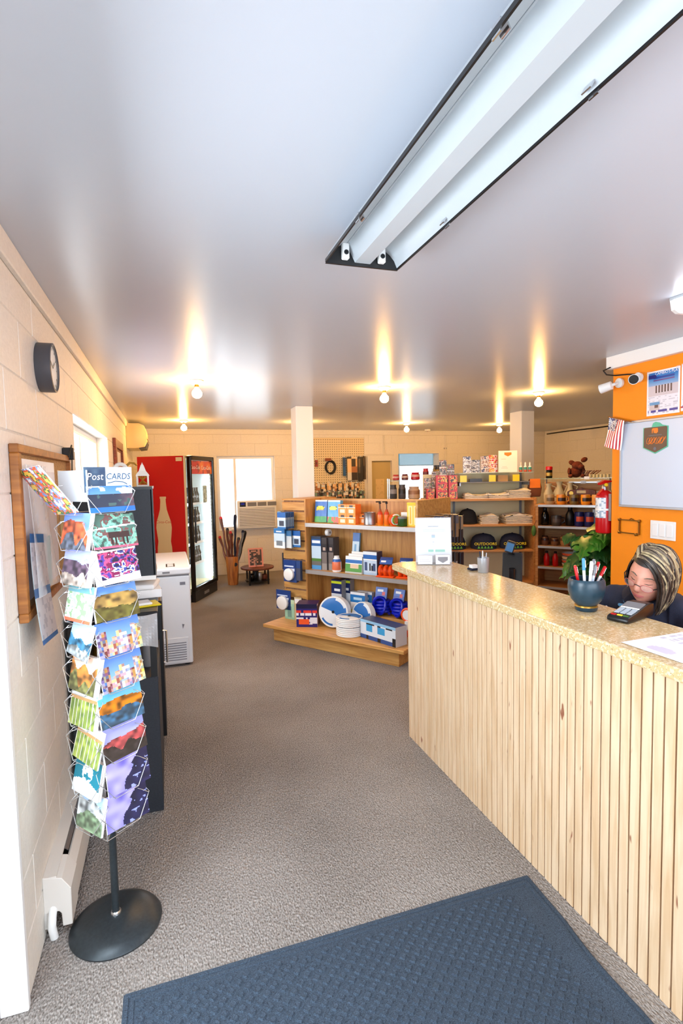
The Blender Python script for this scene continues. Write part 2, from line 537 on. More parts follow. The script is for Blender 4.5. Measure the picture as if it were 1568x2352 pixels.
def cut(rect, holes):
    """rectangle minus holes, as a list of rectangles (a0, a1, z0, z1)"""
    out = [rect]
    for h in holes:
        nxt = []
        for r in out:
            if h[0] >= r[1]-1e-6 or h[1] <= r[0]+1e-6 or h[2] >= r[3]-1e-6 or h[3] <= r[2]+1e-6:
                nxt.append(r); continue
            a0, a1 = max(r[0], h[0]), min(r[1], h[1])
            if a0 > r[0]+.004: nxt.append((r[0], a0, r[2], r[3]))
            if a1 < r[1]-.004: nxt.append((a1, r[1], r[2], r[3]))
            if h[2] > r[2]+.004: nxt.append((a0, a1, r[2], h[2]))
            if h[3] < r[3]-.004: nxt.append((a0, a1, h[3], r[3]))
        out = nxt
    return out
def slab_wall(name, axis, face, back, a0, a1, z0, z1, holes, material, label):
    b = MB()
    for r in cut((a0, a1, z0, z1), holes):
        if axis == 'y': b.box(min(face, back), max(face, back), r[0], r[1], r[2], r[3])
        else: b.box(r[0], r[1], min(face, back), max(face, back), r[2], r[3])
    return struct(b.build(name, material), label)
BLOCKS = {}
def block_mesh(l, h):
    key = (round(l, 3), round(h, 3))
    if key not in BLOCKS:
        b = MB(); g = .0016; c = .003; d = .004
        x, z = l/2-g, h/2-g
        o = [(-x, 0, -z), (x, 0, -z), (x, 0, z), (-x, 0, z)]
        i = [(-x+c, -d, -z+c), (x-c, -d, -z+c), (x-c, -d, z-c), (-x+c, -d, z-c)]
        b.v = o+i
        b.face((4, 5, 6, 7)); b.face((3, 2, 1, 0))
        for k in range(4): b.face((k, (k+1) % 4, 4+(k+1) % 4, 4+k))
        BLOCKS[key] = b.mesh('block', 'wall_paint')
    return BLOCKS[key]
def lay_blocks(wall, axis, face, a0, a1, z0, z1, off, holes, L=.46, H=.203, zref=2.01, out=1):
    """running-bond blocks standing proud of the mortar; axis = wall direction"""
    k = math.floor((z0-zref)/H)
    while zref+k*H < z1-1e-6:
        za, zb = max(z0, zref+k*H), min(z1, zref+(k+1)*H)
        if zb-za > .02:
            a = a0-((a0-off-(k % 2)*L/2) % L)
            while a < a1:
                for r in cut((max(a, a0), min(a+L, a1), za, zb), holes):
                    if r[1]-r[0] < .025 or r[3]-r[2] < .025: continue
                    me = block_mesh(r[1]-r[0], r[3]-r[2])
                    c, z = (r[0]+r[1])/2, (r[2]+r[3])/2
                    if axis == 'y': obj('block', me, wall, (face, c, z), (0, 0, PI/2*out))
                    else: obj('block', me, wall, (c, face, z), (0, 0, 0))
                a += L
        k += 1
WIN_L = (3.37, 5.31, 1.1, 2.02)
wl = slab_wall('wall_left', 'y', XL-.004, XL-.2, 1.82, 9.4, 0, ZC, [WIN_L], 'mortar', 'cream painted concrete block wall on the left')
lay_blocks(wl, 'y', XL-.004, 1.82, YB, 0, 2.362, 2.21, [WIN_L], out=1)
WIN_B, DOORWAY, RECESS = (.84, 1.81, .76, 2.0), (4.13, 4.98, 0, 2.03), (3.6, 4.01, 0, 1.9)
PEG = (2.5, 3.47, .9, 2.32)
wb = slab_wall('wall_back', 'x', YB+.004, YB+.2, XL-.2, XR+.2, 0, ZC, [WIN_B, DOORWAY, RECESS], 'mortar', 'cream painted concrete block back wall')
lay_blocks(wb, 'x', YB+.004, XL, XR, 0, 2.362, .1, [WIN_B, DOORWAY, RECESS, PEG, (3.5, 4.13, 0, 2.0), (4.08, 5.03, 0, 2.1)])
wr = slab_wall('wall_right', 'y', XR+.004, XR+.2, -1.2, 9.4, 0, ZC, [], 'mortar', 'cream painted block wall on the far right')
lay_blocks(wr, 'y', XR+.004, 6.6, YB, .6, ZC, 0, [], out=-1)
# shop front behind the camera, with its glazing
SHOP = (-.35, 2.55, .25, 2.3)
slab_wall('wall_front', 'x', -1.0, -1.15, -.75, XR+.2, 0, ZC, [SHOP], 'wall_paint', 'white shop front wall with wide glazing')
def window(name, axis, pos, a0, a1, z0, z1, mull, fw_=.05, dep=.06, label='', glass='glass', mid=None):
    t = bpy.data.objects.new(name, None); COL.objects.link(t); struct(t, label)
    def bx(b, p0, p1, q0, q1, d=dep):
        if axis == 'x': b.box(p0, p1, pos-d/2, pos+d/2, q0, q1)
        else: b.box(pos-d/2, pos+d/2, p0, p1, q0, q1)
    b = MB()
    bx(b, a0, a0+fw_, z0, z1); bx(b, a1-fw_, a1, z0, z1); bx(b, a0+fw_, a1-fw_, z0, z0+fw_); bx(b, a0+fw_, a1-fw_, z1-fw_, z1)
    b.build('window_frame', 'white_plastic', t)
    xs = [a0+fw_]+list(mull)+[a1-fw_]
    for m_ in mull:
        b = MB(); bx(b, m_-fw_*.45, m_+fw_*.45, z0+fw_, z1-fw_, dep*.8); b.build('mullion', 'white_plastic', t)
    for i in range(len(xs)-1):
        b = MB(); bx(b, xs[i]+.01, xs[i+1]-.01, z0+fw_, z1-fw_, .006); b.build('pane', glass, t)
    return t
window('window_1', 'y', XL-.13, *WIN_L, [4.34], .055, .07, 'white sliding window in the left wall')
b = MB().box(XL-.2, XL+.0, 3.372, 5.308, 1.1, 1.115); struct(b.build('trim_1', 'white_paint'), 'white sill of the left window')
window('window_2', 'x', YB+.10, WIN_B[0], WIN_B[1], WIN_B[2], WIN_B[3], [1.14], .045, .07, 'white window in the back wall over the air conditioner')
window('window_3', 'x', -1.07, *SHOP, [.35, 1.05, 1.8], .07, .08, 'shop front glazing behind the viewer')
# entry bay on the left, with a glass door
ENT = (.76, 1.72, 0, 2.1)
slab_wall('wall_entry', 'y', -.56, -.74, -1.15, 1.82, 0, ZC, [ENT], 'wall_paint', 'white entry wall around the glass door')
struct(MB().box(-.545, -.466, 1.795, 1.822, 0, 2.36).build('trim_2', 'white_paint', bevel=.003), 'white painted corner jamb by the entry')
d1 = bpy.data.objects.new('door_1', None); COL.objects.link(d1); struct(d1, 'white framed glass entry door')
b = MB()
for a in ((.77, .85, .01, 2.09), (1.63, 1.71, .01, 2.09), (.85, 1.63, .01, .2), (.85, 1.63, 1.98, 2.09)): b.box(-.66, -.62, *a)
b.build('door_frame', 'white_paint', d1)
MB().box(-.644, -.636, .85, 1.63, .2, 1.98).build('pane', 'green_glass', d1)
MB().tube([(-.60, .89, .85), (-.585, .89, .87), (-.585, .89, 1.23), (-.60, .89, 1.25), (-.62, .89, 1.25)], .01).build('door_handle', 'steel', d1, smooth=True)
# crown trims
struct(MB().box(XL-.005, XL+.018, 1.82, YB, 2.365, ZC).build('trim_3', 'wall_paint', bevel=.004), 'cream crown board along the left wall')
struct(MB().box(XL+.018, XR, YB-.02, YB+.01, 2.365, ZC).build('trim_4', 'wall_paint', bevel=.004), 'cream crown board along the back wall')
# orange partition
struct(MB().box(3.11, 3.24, -1.0, 3.13, 0, ZC).build('wall_orange', 'orange_paint', bevel=.003), 'bright orange painted office wall')
struct(MB().box(3.065, 3.11, -1.0, 3.15, 2.362, ZC).build('trim_5', 'white_paint', bevel=.002), 'white board along the top of the orange wall')
# columns
for n, x0 in ((1, 1.466), (2, 4.537)):
    struct(MB().box(x0, x0+.206, 6.1, 6.356, 0, ZC).build('wall_column', 'white_paint', bevel=.006), 'cream square column '+('by the wood gondola' if n == 1 else 'behind the shirt shelves'))
# door recess in the back wall
d2 = bpy.data.objects.new('door_2', None); COL.objects.link(d2); struct(d2, 'tan back door set in a shallow frame')
MB().box(3.605, 4.005, YB+.06, YB+.1, 0, 1.895).build('door_panel', 'beige_door', d2)
b = MB().box(3.52, 3.606, YB-.015, YB+.06, 0, 1.98).box(4.004, 4.09, YB-.015, YB+.06, 0, 1.98).box(3.606, 4.004, YB-.015, YB+.06, 1.894, 1.98)
b.build('door_frame', 'wall_paint', d2)
MB().lathe([(0, 0), (.028, .004), (.03, .03), (.012, .04), (.012, .06)], 12, m=Matrix.Translation((3.95, YB+.0, 1.0)) @ Matrix.Rotation(-PI/2, 4, 'X')).build('door_handle', 'brass', d2, smooth=True)
# room beyond the doorway
slab_wall('wall_beyond', 'x', 11.4, 11.5, 3.2, 6.2, 0, ZC, [(3.3, 6.1, .7, 2.3)], 'blue_wall', 'pale blue wall of the room beyond the doorway')
window('window_4', 'x', 11.45, 3.3, 6.1, .7, 2.3, [5.15], .05, .06, 'bright window in the room beyond the doorway')
b = MB()
b.box(4.04, 4.136, YB-.02, YB+.206, 0, 2.024).box(4.974, 5.07, YB-.02, YB+.206, 0, 2.024).box(4.04, 5.07, YB-.02, YB+.206, 2.024, 2.12)
struct(b.build('trim_6', 'wall_paint'), 'cream frame of the open doorway')
t = thing('roller_shade', 'pale blue roller shade over the window beyond the doorway', 'window shade', (4.7, 11.36, 1.85))
MB().box(-1.35, 1.35, -.002, .002, .0, .46).build('fabric', 'shade_blue', t)
MB().tube([(-1.36, 0, .47), (1.36, 0, .47)], .022, 10).build('roller', 'white_plastic', t)
MB().box(-1.35, 1.35, -.008, .008, -.02, .0).build('bottom_bar', 'white_plastic', t)
slab_wall('wall_beyond_side', 'y', 6.2, 6.3, YB+.2, 11.5, 0, ZC, [], 'blue_wall', 'side wall of the room beyond')
slab_wall('wall_beyond_end', 'y', 3.1, 3.2, YB+.2, 11.5, 0, ZC, [], 'blue_wall', 'end wall of the room beyond')

# ================================================================== ceiling fixtures
def ceiling_lamp(label, x, y):
    t = thing('ceiling_lamp', label, 'ceiling lamp', (x, y, ZC), group='bare bulb ceiling lamps')
    MB().lathe([(.055, 0), (.06, -.006), (.055, -.018), (.036, -.03), (.03, -.034)], 20).build('lamp_base', 'white_plastic', t, smooth=True)
    MB().lathe([(.017, -.034), (.018, -.05), (.015, -.056)], 14).build('socket', 'brass', t, smooth=True)
    prof = [(.013, -.056)]+[(.041*math.sin(a)+.0005, -.105-.041*math.cos(PI-a)*-1) for a in []]
    prof += [(.016, -.066), (.026, -.078), (.036, -.09), (.041, -.105), (.039, -.12), (.03, -.135), (.016, -.144), (.0, -.146)]
    MB().lathe(prof, 18).build('bulb', 'bulb', t, smooth=True)
LX = (.285, 1.965, 3.675, 5.385)
nm = ['nearest the left wall', 'second from the left wall', 'third from the left wall', 'fourth from the left wall']
for j, y in enumerate((4.66, 7.83)):
    for i, x in enumerate(LX):
        if j == 0 and i == 3: continue
        ceiling_lamp('bare glowing bulb on a white ceiling base, %s row, %s' % (('front', 'back')[j], nm[i]), x, y)

def shop_light():
    t = thing('fluorescent_fixture', 'long empty white fluorescent fixture with black rims on the ceiling', 'light fixture', (.677, 0, ZC))
    y0, y1 = .50, 1.78; z = lambda a: a-ZC
    # top pan
    MB().box(-.06, .06, y0, y1, z(2.42), 0).build('housing', 'fluorescent_white', t)
    for s in (-1, 1):
        b = MB(); pr = [(.128, 2.362), (.118, 2.385), (.10, 2.405), (.08, 2.417), (.062, 2.42), (.062, 2.425), (.082, 2.422), (.104, 2.41), (.122, 2.389), (.132, 2.366)]
        b.prism([(s*p, z(q)) for p, q in pr], y0, y1, 'y'); b.build('reflector', 'fluorescent_white', t, smooth=True)
        b = MB().box(s*.1315-.0025, s*.1315+.0025, y0, y1, z(2.357), z(2.367)); b.build('rim', 'black_plastic', t)
    b = MB(); b.prism([(-.055, z(2.42)), (-.028, z(2.366)), (.028, z(2.366)), (.055, z(2.42))], y0, y1, 'y'); b.build('ballast_cover', 'fluorescent_white', t)
    for e, yy in ((0, y1), (1, y0)):
        MB().prism([(-.132, z(2.355)), (.132, z(2.355)), (.118, z(2.392)), (.08, z(2.418)), (.05, z(2.424)), (-.05, z(2.424)), (-.08, z(2.418)), (-.118, z(2.392))], yy, yy+(.008 if e == 0 else -.008), 'y').build('end_plate', 'black_plastic', t)
        for s in (-1, 1):
            yh = yy-.012 if e == 0 else yy+.012
            sock = MB().box(s*.066-.012, s*.066+.012, yh-.01, yh+.01, z(2.368), z(2.42)).build('lampholder', 'white_plastic', t, bevel=.003)
            MB().lathe([(.008, 0), (.008, .003), (.004, .003), (.004, .001)], 12, m=Matrix.Translation((s*.066, yh-.0102, z(2.388))) @ Matrix.Rotation(PI/2, 4, 'X')).build('contact', 'black_plastic', sock)
    for s, yy in ((-1, .80), (-1, 1.47), (1, .87), (1, 1.43), (-1, .62)):
        b = MB(); b.prism([(s*.133, z(2.352)), (s*.133, z(2.374)), (s*.120, z(2.374)), (s*.112, z(2.36)), (s*.115, z(2.359)), (s*.122, z(2.37)), (s*.130, z(2.37)), (s*.130, z(2.352))], yy-.012, yy+.012, 'y')
        b.build('clip', 'chrome', t)
shop_light()
t = thing('fluorescent_fixture', 'lit white fluorescent fixture at the right edge of the ceiling', 'light fixture', (2.45, 0, ZC))
MB().box(-.13, .13, .75, 2.0, -.012, 0).build('housing', 'fluorescent_white', t)
MB().prism([(-.125, -.012), (-.115, -.055), (-.09, -.068), (.09, -.068), (.115, -.055), (.125, -.012)], .77, 1.98, 'y').build('diffuser', 'tube_glow', t)
for yy in (.75, 1.98): MB().prism([(-.128, -.012), (-.118, -.058), (-.092, -.071), (.092, -.071), (.118, -.058), (.128, -.012)], yy, yy+.02, 'y').build('end_cap', 'white_plastic', t)

# ================================================================== entrance mat
MATZ = .006
t = thing('floor_mat', 'dark blue grey ribbed entrance mat with raised diamond studs', 'mat', (0, 0, 0))
mx0, mx1, my0, my1 = -.19, 1.335, .55, 1.748
def edge(u):   # right edge is rucked
    return .014*max(0, math.sin((u-.25)*7))*(u > .25) if u < .8 else .006
b = MB()
def fm(u, v):
    y = my0+(my1-my0)*v
    xr = mx1-.05*(1-v)-(.022*max(0, math.sin((1-v)*11-2.2)))
    x = mx0+(xr-mx0)*u
    rise = .016*max(0, math.sin((1-v)*11-2.2))*max(0, (u-.93)/.07)
    rim = min((x-mx0), (xr-x), (my1-y), (y-my0))
    z = .004 if rim < .002 else (.009 if rim < .016 else (.006 if rim < .022 else (.009 if rim < .034 else MATZ)))
    return (x, y, z+rise)
us = [0, .001]+[.004, .0102, .0108, .0142, .0148, .0218, .0224]
us = us+[.03+.94*i/40 for i in range(41)]+sorted(1-q for q in us)
vs = [0, .002]+[.012, .0136, .0182, .0188, .028, .029]
vs = vs+[.04+.92*i/40 for i in range(41)]+sorted(1-q for q in vs)
for v in vs:
    for u in us: b.v.append(fm(u, v))
n = len(us)
for j in range(len(vs)-1):
    for i in range(n-1): b.face((j*n+i, j*n+i+1, (j+1)*n+i+1, (j+1)*n+i))
b.build('mat_base', 'mat_fibre', t, smooth=True)
# studs
sb = MB()
def stud(sbb, x, y, z):
    i = len(sbb.v); r0, r1 = .0155, .0105
    for rr, hz in ((r0, 0), (r1, .006)):
        for k in range(8):
            a = PI/4*k; q = rr*(1.0 if k % 2 == 0 else .86)
            sbb.v.append((x+q*math.cos(a), y+q*math.sin(a), z+hz))
    ct = len(sbb.v); sbb.v.append((x, y, z+.003))
    for k in range(8):
        sbb.face((i+k, i+(k+1) % 8, i+8+(k+1) % 8, i+8+k)); sbb.face((i+8+k, i+8+(k+1) % 8, ct))
stud(sb, 0, 0, 0); stud_me = sb.mesh('tread_stud', 'mat_fibre', smooth=True)
spots = []
st = .0285
for a in range(-40, 80):
    for c in range(-5, 60):
        x = mx0+(a+c)*st*.95; y = my1-.06-(c-a)*st*.78
        if mx0+.05 < x < mx1-.115-(my1-y)*.05 and my0+.06 < y < my1-.05: spots.append((x, y))
spots.sort(key=lambda p: (p[1] < .98, abs(p[1]-1.18)*1.0+abs(p[0]-.8)*.6))
rest = MB()
for i, (x, y) in enumerate(spots):
    if i < 300: obj('tread_stud', stud_me, t, (x, y, MATZ-.0005))
    else: stud(rest, x, y, MATZ-.0005)
o = rest.build('tread_field', 'mat_fibre', t, smooth=True); o['kind'] = 'stuff'

# ================================================================== service counter
t = thing('service_counter', 'long counter clad in pale vertical pine strips with speckled top', 'counter', (0, 0, 0))
CX, CY0, CY1 = 1.392, -.3, 2.985
MB().box(CX+.012, 1.68, CY0, CY1-.012, 0, 1.035).build('counter_body', 'groove_wood', t)
pw = .0408
pm = MB().box(0, .013, -pw/2+.0028, pw/2-.0028, 0, 1.035).mesh('plank', 'pine_plank', bevel=.002)
y = CY1-pw/2
while y > CY0: obj('plank', pm, t, (CX, y, 0)); y -= pw
x = CX+.012+pw/2
while x < 1.68-pw/2: obj('plank', pm, t, (x, CY1, 0), (0, 0, -PI/2)); x += pw
b = MB(); b.prism([(1.362, CY0), (1.73, CY0), (1.73, 3.09), (1.70, 3.14), (1.40, 3.15), (1.35, 3.12)], 1.035, 1.075)
b.build('countertop', 'granite_laminate', t, bevel=.006, seg=2)

# ================================================================== postcard spinner
RX, RY, RTH = -.235, 2.06, math.radians(39.4)
t = thing('postcard_rack', 'wire postcard spinner rack on a round dark base', 'display rack', (RX, RY, 0), RTH)
MB().lathe([(.158, 0), (.160, .006), (.152, .016), (.125, .03), (.08, .04), (.03, .044), (.014, .046)], 48).build('base', 'dark_grey_metal', t, smooth=True)
MB().tube([(0, 0, .04), (0, 0, 1.66)], .0135, 14).build('pole', 'dark_grey_metal', t, smooth=True)
MB().lathe([(.02, .042), (.02, .05), (.016, .056)], 14).build('collar', 'chrome', t, smooth=True)
ZR = [.42+.1235*k for k in range(10)]
b = MB(); s = .052
for sx_ in (-1, 1):
    for sy_ in (-1, 1): b.tube([(sx_*s, sy_*s, .37), (sx_*s, sy_*s, 1.6)], .0022, 6)
b.build('upright_wires', 'rack_wire', t)
b = MB()
for z in [.37]+[q+.045 for q in ZR]:
    b.tube([(-s, -s, z), (s, -s, z), (s, s, z), (-s, s, z)], .0018, 5, closed=True)
    b.tube([(-s, -s, z), (s, s, z)], .0015, 5).tube([(s, -s, z), (-s, s, z)], .0015, 5)
b.build('cross_wires', 'rack_wire', t)
b = MB()
for z in ZR:
    p = [(-s, -s, z+.095), (-.09, -.066, z+.092), (-.098, -.092, z+.07), (-.045, -.104, z-.004), (.045, -.104, z-.004), (.098, -.092, z+.07), (.09, -.066, z+.092), (s, -s, z+.095)]
    b.tube(p, .0013, 5)
    b.tube([(-.045, -.104, z-.004), (-s*.8, -s, z-.004)], .0015, 4).tube([(.045, -.104, z-.004), (s*.8, -s, z-.004)], .0015, 4)
pk = b.mesh('wire_pockets', 'rack_wire')
for k in range(4): obj('wire_pockets', pk, t, rot=(0, 0, k*PI/2))

def cards(label, side, row, art, n=4, w=.158, h=.118, tilt=13, dx=0, dz=0, roll=0, edge=W, book=False):
    """stack of postcards leaning back in one pocket; side 0 = right face, 3 = left face"""
    th = {0: RTH, 3: RTH-PI/2, 1: RTH+PI/2, 2: RTH+PI}[side]
    d = .0012*n+(.012 if book else 0)
    m = Matrix.Translation((RX, RY, ZR[row]+dz)) @ Matrix.Rotation(th, 4, 'Z') @ Matrix.Translation((dx, -.0985+d/2, 0)) \
        @ Matrix.Rotation(math.radians(-tilt), 4, 'X') @ Matrix.Rotation(math.radians(roll), 4, 'Y')
    b = MB(); x, y = w/2, d/2
    b.grid((-x, -y, 0), (w, 0, 0), (0, 0, h), 46, 34, art)
    stripes = lambda u, v: edge if int(v*n*2) % 2 else (196, 190, 184)
    b.grid((x, -y, 0), (0, d, 0), (0, 0, h), max(2, n), 1, lambda u, v: edge if int(u*n) % 2 == 0 else (205, 200, 192))
    b.grid((-x, y, 0), (0, -d, 0), (0, 0, h), max(2, n), 1, lambda u, v: edge if int(u*n) % 2 == 0 else (205, 200, 192))
    b.quad((x, y, 0), (-x, y, 0), (-x, y, h), (x, y, h), W)
    b.quad((-x, -y, h), (x, -y, h), (x, y, h), (-x, y, h), edge)
    b.quad((-x, y, 0), (x, y, 0), (x, -y, 0), (-x, -y, 0), edge)
    o = b.build('postcard_stack', 'printed')
    o.matrix_world = m
    return tag(o, label, 'postcards', 'postcard stacks in the spinner')
def art_lake(u, v):
    if v > .52: return mixc((96, 150, 226), (36, 96, 190), (v-.5)*1.6) if vn(u*6, v*12, 2) < .62 else (226, 236, 246)
    if v > .14: return mixc((30, 44, 66), (150, 90, 96), max(0, u-.55)*2*vn(u*8, v*8, 4)) if vn(u*9, v*9, 9) < .8 else (60, 90, 90)
    return (18, 104, 190)
def art_moose(u, v):
    if v < .07: return (206, 90, 120)
    if abs(v-.56-.12*u) < .025: return (214, 232, 236)
    if .35 < u < .82 and .3 < v < .46 and vn(u*8, v*8, 1) > .2: return (44, 26, 28)
    if v < .31 and v > .1 and min(abs(u-q) for q in (.42, .5, .68, .76)) < .02: return (44, 26, 28)
    return art_spots(3, [(52, 78, 72), (92, 150, 136), (128, 190, 170), (110, 70, 70), (70, 110, 100)], 5, 5)(u, v)
def art_bikes(u, v):
    if u < .1 or v > .93: return (246, 236, 238)
    if v < .14+.1*u: return (236, 226, 244)
    return art_spots(11, [(24, 30, 70), (50, 70, 150), (226, 226, 240), (120, 30, 80), (220, 80, 130), (70, 60, 150), (36, 30, 60)], 6, 6)(u, v)
aspen = lambda sd: (lambda u, v: (236, 240, 248) if v > .78 else ((196, 150, 100) if v > .7 else ((226, 224, 206) if (u*7) % 1 < .18 else mixc((176, 186, 90), (96, 120, 60), vn(u*9, v*9, sd)))))
def art_night(u, v):
    dg = u-.2-.45*v+.12*(vn(u*7, v*7, 5)-.5)
    if dg > .12: return mixc((48, 46, 96), (30, 32, 60), vn(u*6, v*6, 7)) if vn(u*13, v*13, 8) < .85 else (150, 160, 230)
    return mixc((196, 190, 240), (120, 112, 214), vn(u*5, v*5, 9))
def art_tree(u, v):
    if (u-.5)**2*1.4+(v-.62)**2 < .06 and vn(u*10, v*10, 3) > .25: return (236, 242, 248)
    return (20, 124, 146) if v > .33+.1*math.sin(u*4) else (240, 246, 250)
R_ = [('blue mountain lake postcards under the rack header', art_lake),
      ('postcards of a moose in green brush, second pocket of right face', art_moose),
      ('busy purple and pink motorcycle crowd postcards, third pocket of right face', art_bikes),
      ('postcards of golden canyon hills under blue sky', art_land(4, (80, 136, 206), (196, 160, 90), (120, 118, 60), .72, .12)),
      ('colourful city skyline postcards, upper of the two skyline stacks', art_city(3)),
      ('colourful city skyline postcards, lower of the two skyline stacks', art_city(3)),
      ('postcards of an orange autumn canyon with a blue stream', art_land(7, (90, 180, 220), (236, 136, 30), (70, 120, 160), .74, .2)),
      ('postcards of pink red rocks under a lilac sky', art_land(9, (150, 156, 226), (226, 96, 96), (70, 60, 60), .66, .3)),
      ('violet waterfall night postcards, upper of the two violet stacks', art_night),
      ('violet waterfall night postcards, lowest on the right face', art_night)]
for i, (lb, ar) in enumerate(R_):
    cards(lb, 0, 9-i, ar, (6, 3, 9, 7, 4, 4, 6, 9, 3, 3)[i], .17 if i else .172, .118, 13, .012+.006*(i % 3-1), roll=(0, 1, -1, 1, 0, -1, 1, 0, 3, 3)[i])
L_ = [('leaning colourful flower magazine in the top left pocket of the spinner', art_spots(21, [(246, 246, 250), (120, 150, 200), (236, 96, 60), (60, 120, 80), (240, 200, 90)], 7, 8)),
      ('red rock and blue sky postcards, left face below the magazine', art_land(22, (96, 130, 220), (236, 110, 70), (120, 130, 150), .6, .5)),
      ('thick stack of brown cliff postcards with a violet sky', art_land(23, (150, 160, 220), (120, 96, 116), (220, 200, 186), .62, .2)),
      ('pale green meadow postcards with an orange bottom strip', lambda u, v: (236, 110, 80) if v < .1 else ((110, 160, 170) if v > .8 else art_spots(24, [(170, 196, 170), (226, 236, 226), (140, 170, 130)], 8, 8)(u, v))),
      ('light blue snow scene postcard in the left face', art_land(25, (170, 206, 240), (80, 150, 190), (226, 240, 248), .5, .15)),
      ('peach and green canyon book in the left face', art_land(26, (236, 200, 180), (236, 150, 70), (150, 150, 90), .7, .5)),
      ('white aspen tree postcards with orange leaves, upper aspen stack', aspen(3)),
      ('white aspen tree postcards with orange leaves, lower aspen stack', aspen(5)),
      ('postcards of a snow covered tree on teal', art_tree),
      ('pale mountain goat postcards at the bottom of the left face', art_land(30, (170, 200, 236), (236, 240, 240), (160, 190, 150), .7, .4))]
for i, (lb, ar) in enumerate(L_):
    if i == 0: cards(lb, 3, 9, ar, 3, .15, .19, -36, -.01, .0, -6)
    else: cards(lb, 3, 9-i, ar, (3, 3, 9, 6, 2, 7, 5, 6, 4, 7)[i], .15 if i != 4 else .13, .125, 12, .0+.012*(i % 2), roll=(0, 0, 2, 1, 10, 2, 0, 7, 2, 0)[i], book=i in (1, 2, 5, 6, 8))
# header card
m = Matrix.Translation((RX, RY, 1.60)) @ Matrix.Rotation(RTH, 4, 'Z')
b = MB()
b.grid((-.085, -.078, 0), (.182, 0, 0), (0, 0, .085), 30, 12, lambda u, v: mixc((44, 74, 104), (90, 120, 140), v*vn(u*9, v*5, 2)) if u < .42 else (206, 214, 222))
b.quad((.097, -.076, 0), (-.085, -.076, 0), (-.085, -.076, .085), (.097, -.076, .085), (200, 206, 212))
h = b.build('header_card', 'printed', t, loc=(0, 0, 1.60)); h['label'] = 'grey and blue header card'
text('Post', .034, 'white_text', h, (-.046, -.0785, .042), shear=.15)
text('CARDS', .03, 'blue_text', h, (.042, -.0785, .043), shear=.15)
MB().tube([(.0, -.079, .03), (.03, -.079, .036), (.06, -.079, .033), (.075, -.079, .026)], .0012, 5).build('underline', 'blue_text', h)
b = MB().quad((-.078, -.085, 1.57), (-.078, .085, 1.57), (-.078, .085, 1.675), (-.078, -.085, 1.675), (208, 212, 216))
b.quad((-.0765, .085, 1.57), (-.0765, -.085, 1.57), (-.0765, -.085, 1.675), (-.0765, .085, 1.675), (208, 212, 216)).build('header_card', 'printed', t)

# ================================================================== left wall things
def wall_x(label, name, cat, y, z): return thing(name, label, cat, (XL, y, z), PI/2)   # local -y points to +x (out of the wall), local x along +y
t = wall_x('round black wall clock with a pale dial', 'wall_clock', 'clock', 2.53, 2.11)
R90 = Matrix.Rotation(PI/2, 4, 'X')
MB().lathe([(.098, 0), (.1, .003), (.1, .058), (.094, .06), (.09, .056), (.09, .0)], 40, m=R90).build('clock_case', 'clock_grey', t, smooth=True)
MB().lathe([(.09, .049), (.09, .05)], 40, m=R90).build('dial', 'paper', t)
MB().lathe([(.09, .056), (.09, .0565)], 40, m=R90).build('cover_glass', 'glass', t)
for a, l in ((.9, .045), (-1.2, .07)): MB().box(-.003, .003, -.053, -.052, 0, l, m=Matrix.Rotation(a, 4, 'Y')).build('clock_hand', 'black_text', t)
for k in range(12): MB().box(-.0025, .0025, -.0525, -.0515, .072, .083, m=Matrix.Rotation(k*PI/6, 4, 'Y')).build('hour_mark', 'black_text', t)

t = wall_x('oak framed cork notice board on the block wall', 'notice_board', 'notice board', 2.49, 1.47)
hw, hh = .51, .295
MB().box(-hw+.03, hw-.03, -.012, -.001, -hh+.03, hh-.03).build('cork_panel', 'cork', t)
for n_, a in (('frame_rail', (-hw, hw, hh-.03, hh)), ('frame_rail', (-hw, hw, -hh, -hh+.03)), ('frame_stile', (-hw, -hw+.034, -hh+.03, hh-.03)), ('frame_stile', (hw-.034, hw, -hh+.03, hh-.03))):
    MB().box(a[0], a[1], -.03, -.001, a[2], a[3]).build(n_, 'frame_wood', t, bevel=.003)
def sheet_obj(name, label, cat, y, z, w, h, art=None, curl=.0, rotx=0, material='printed', off=.014, nx=20, nz=24, wob=0):
    o = thing(name, label, cat, (XL+off, y, z), PI/2, rot=(0, math.radians(rotx), PI/2)) if 0 else None
    b = MB()
    f = lambda u, v: (w*(u-.5), -curl*(1-v)**2-wob*(.5+.5*math.sin(u*9+v*3)), h*v)
    b.sheet(f, nx, nz, art)
    o = b.build(name, material, solid=.0012 if material != 'printed' else 0)
    o.location = (XL+off, y, z); o.rotation_euler = (0, 0, PI/2)
    if rotx: o.rotation_euler = Matrix.Rotation(PI/2, 3, 'Z').__matmul__(Matrix.Rotation(math.radians(rotx), 3, 'Y')).to_euler()
    return tag(o, label, cat)
sheet_obj('plastic_bag', 'crumpled clear plastic bag hung over the notice board', 'plastic bag', 2.24, 1.24, .36, .46, None, .02, 0, 'blister_plastic', .018, 24, 24, .02)
sheet_obj('paper_sheet', 'white paper sheet pinned behind the plastic bag', 'paper', 2.34, 1.23, .62, .49, lambda u, v: mixc((238, 230, 230), (206, 196, 200), vn(u*6, v*3, 4)) if v < .93 else (246, 246, 246), .0, 0, off=.0135)
sheet_obj('paper_sheet', 'tan paper strip at the top right of the notice board', 'paper', 2.82, 1.38, .2, .31, lambda u, v: (226, 200, 140), .0, off=.0135)
def art_fold(u, v):
    if v > .93 or v < .05 or abs(v-.45) < .03: return (24, 96, 160)
    if u < .06: return (206, 226, 236)
    return (206, 200, 204) if hsh(int(u*14), int(v*30), 3) > .25 else (176, 172, 180)
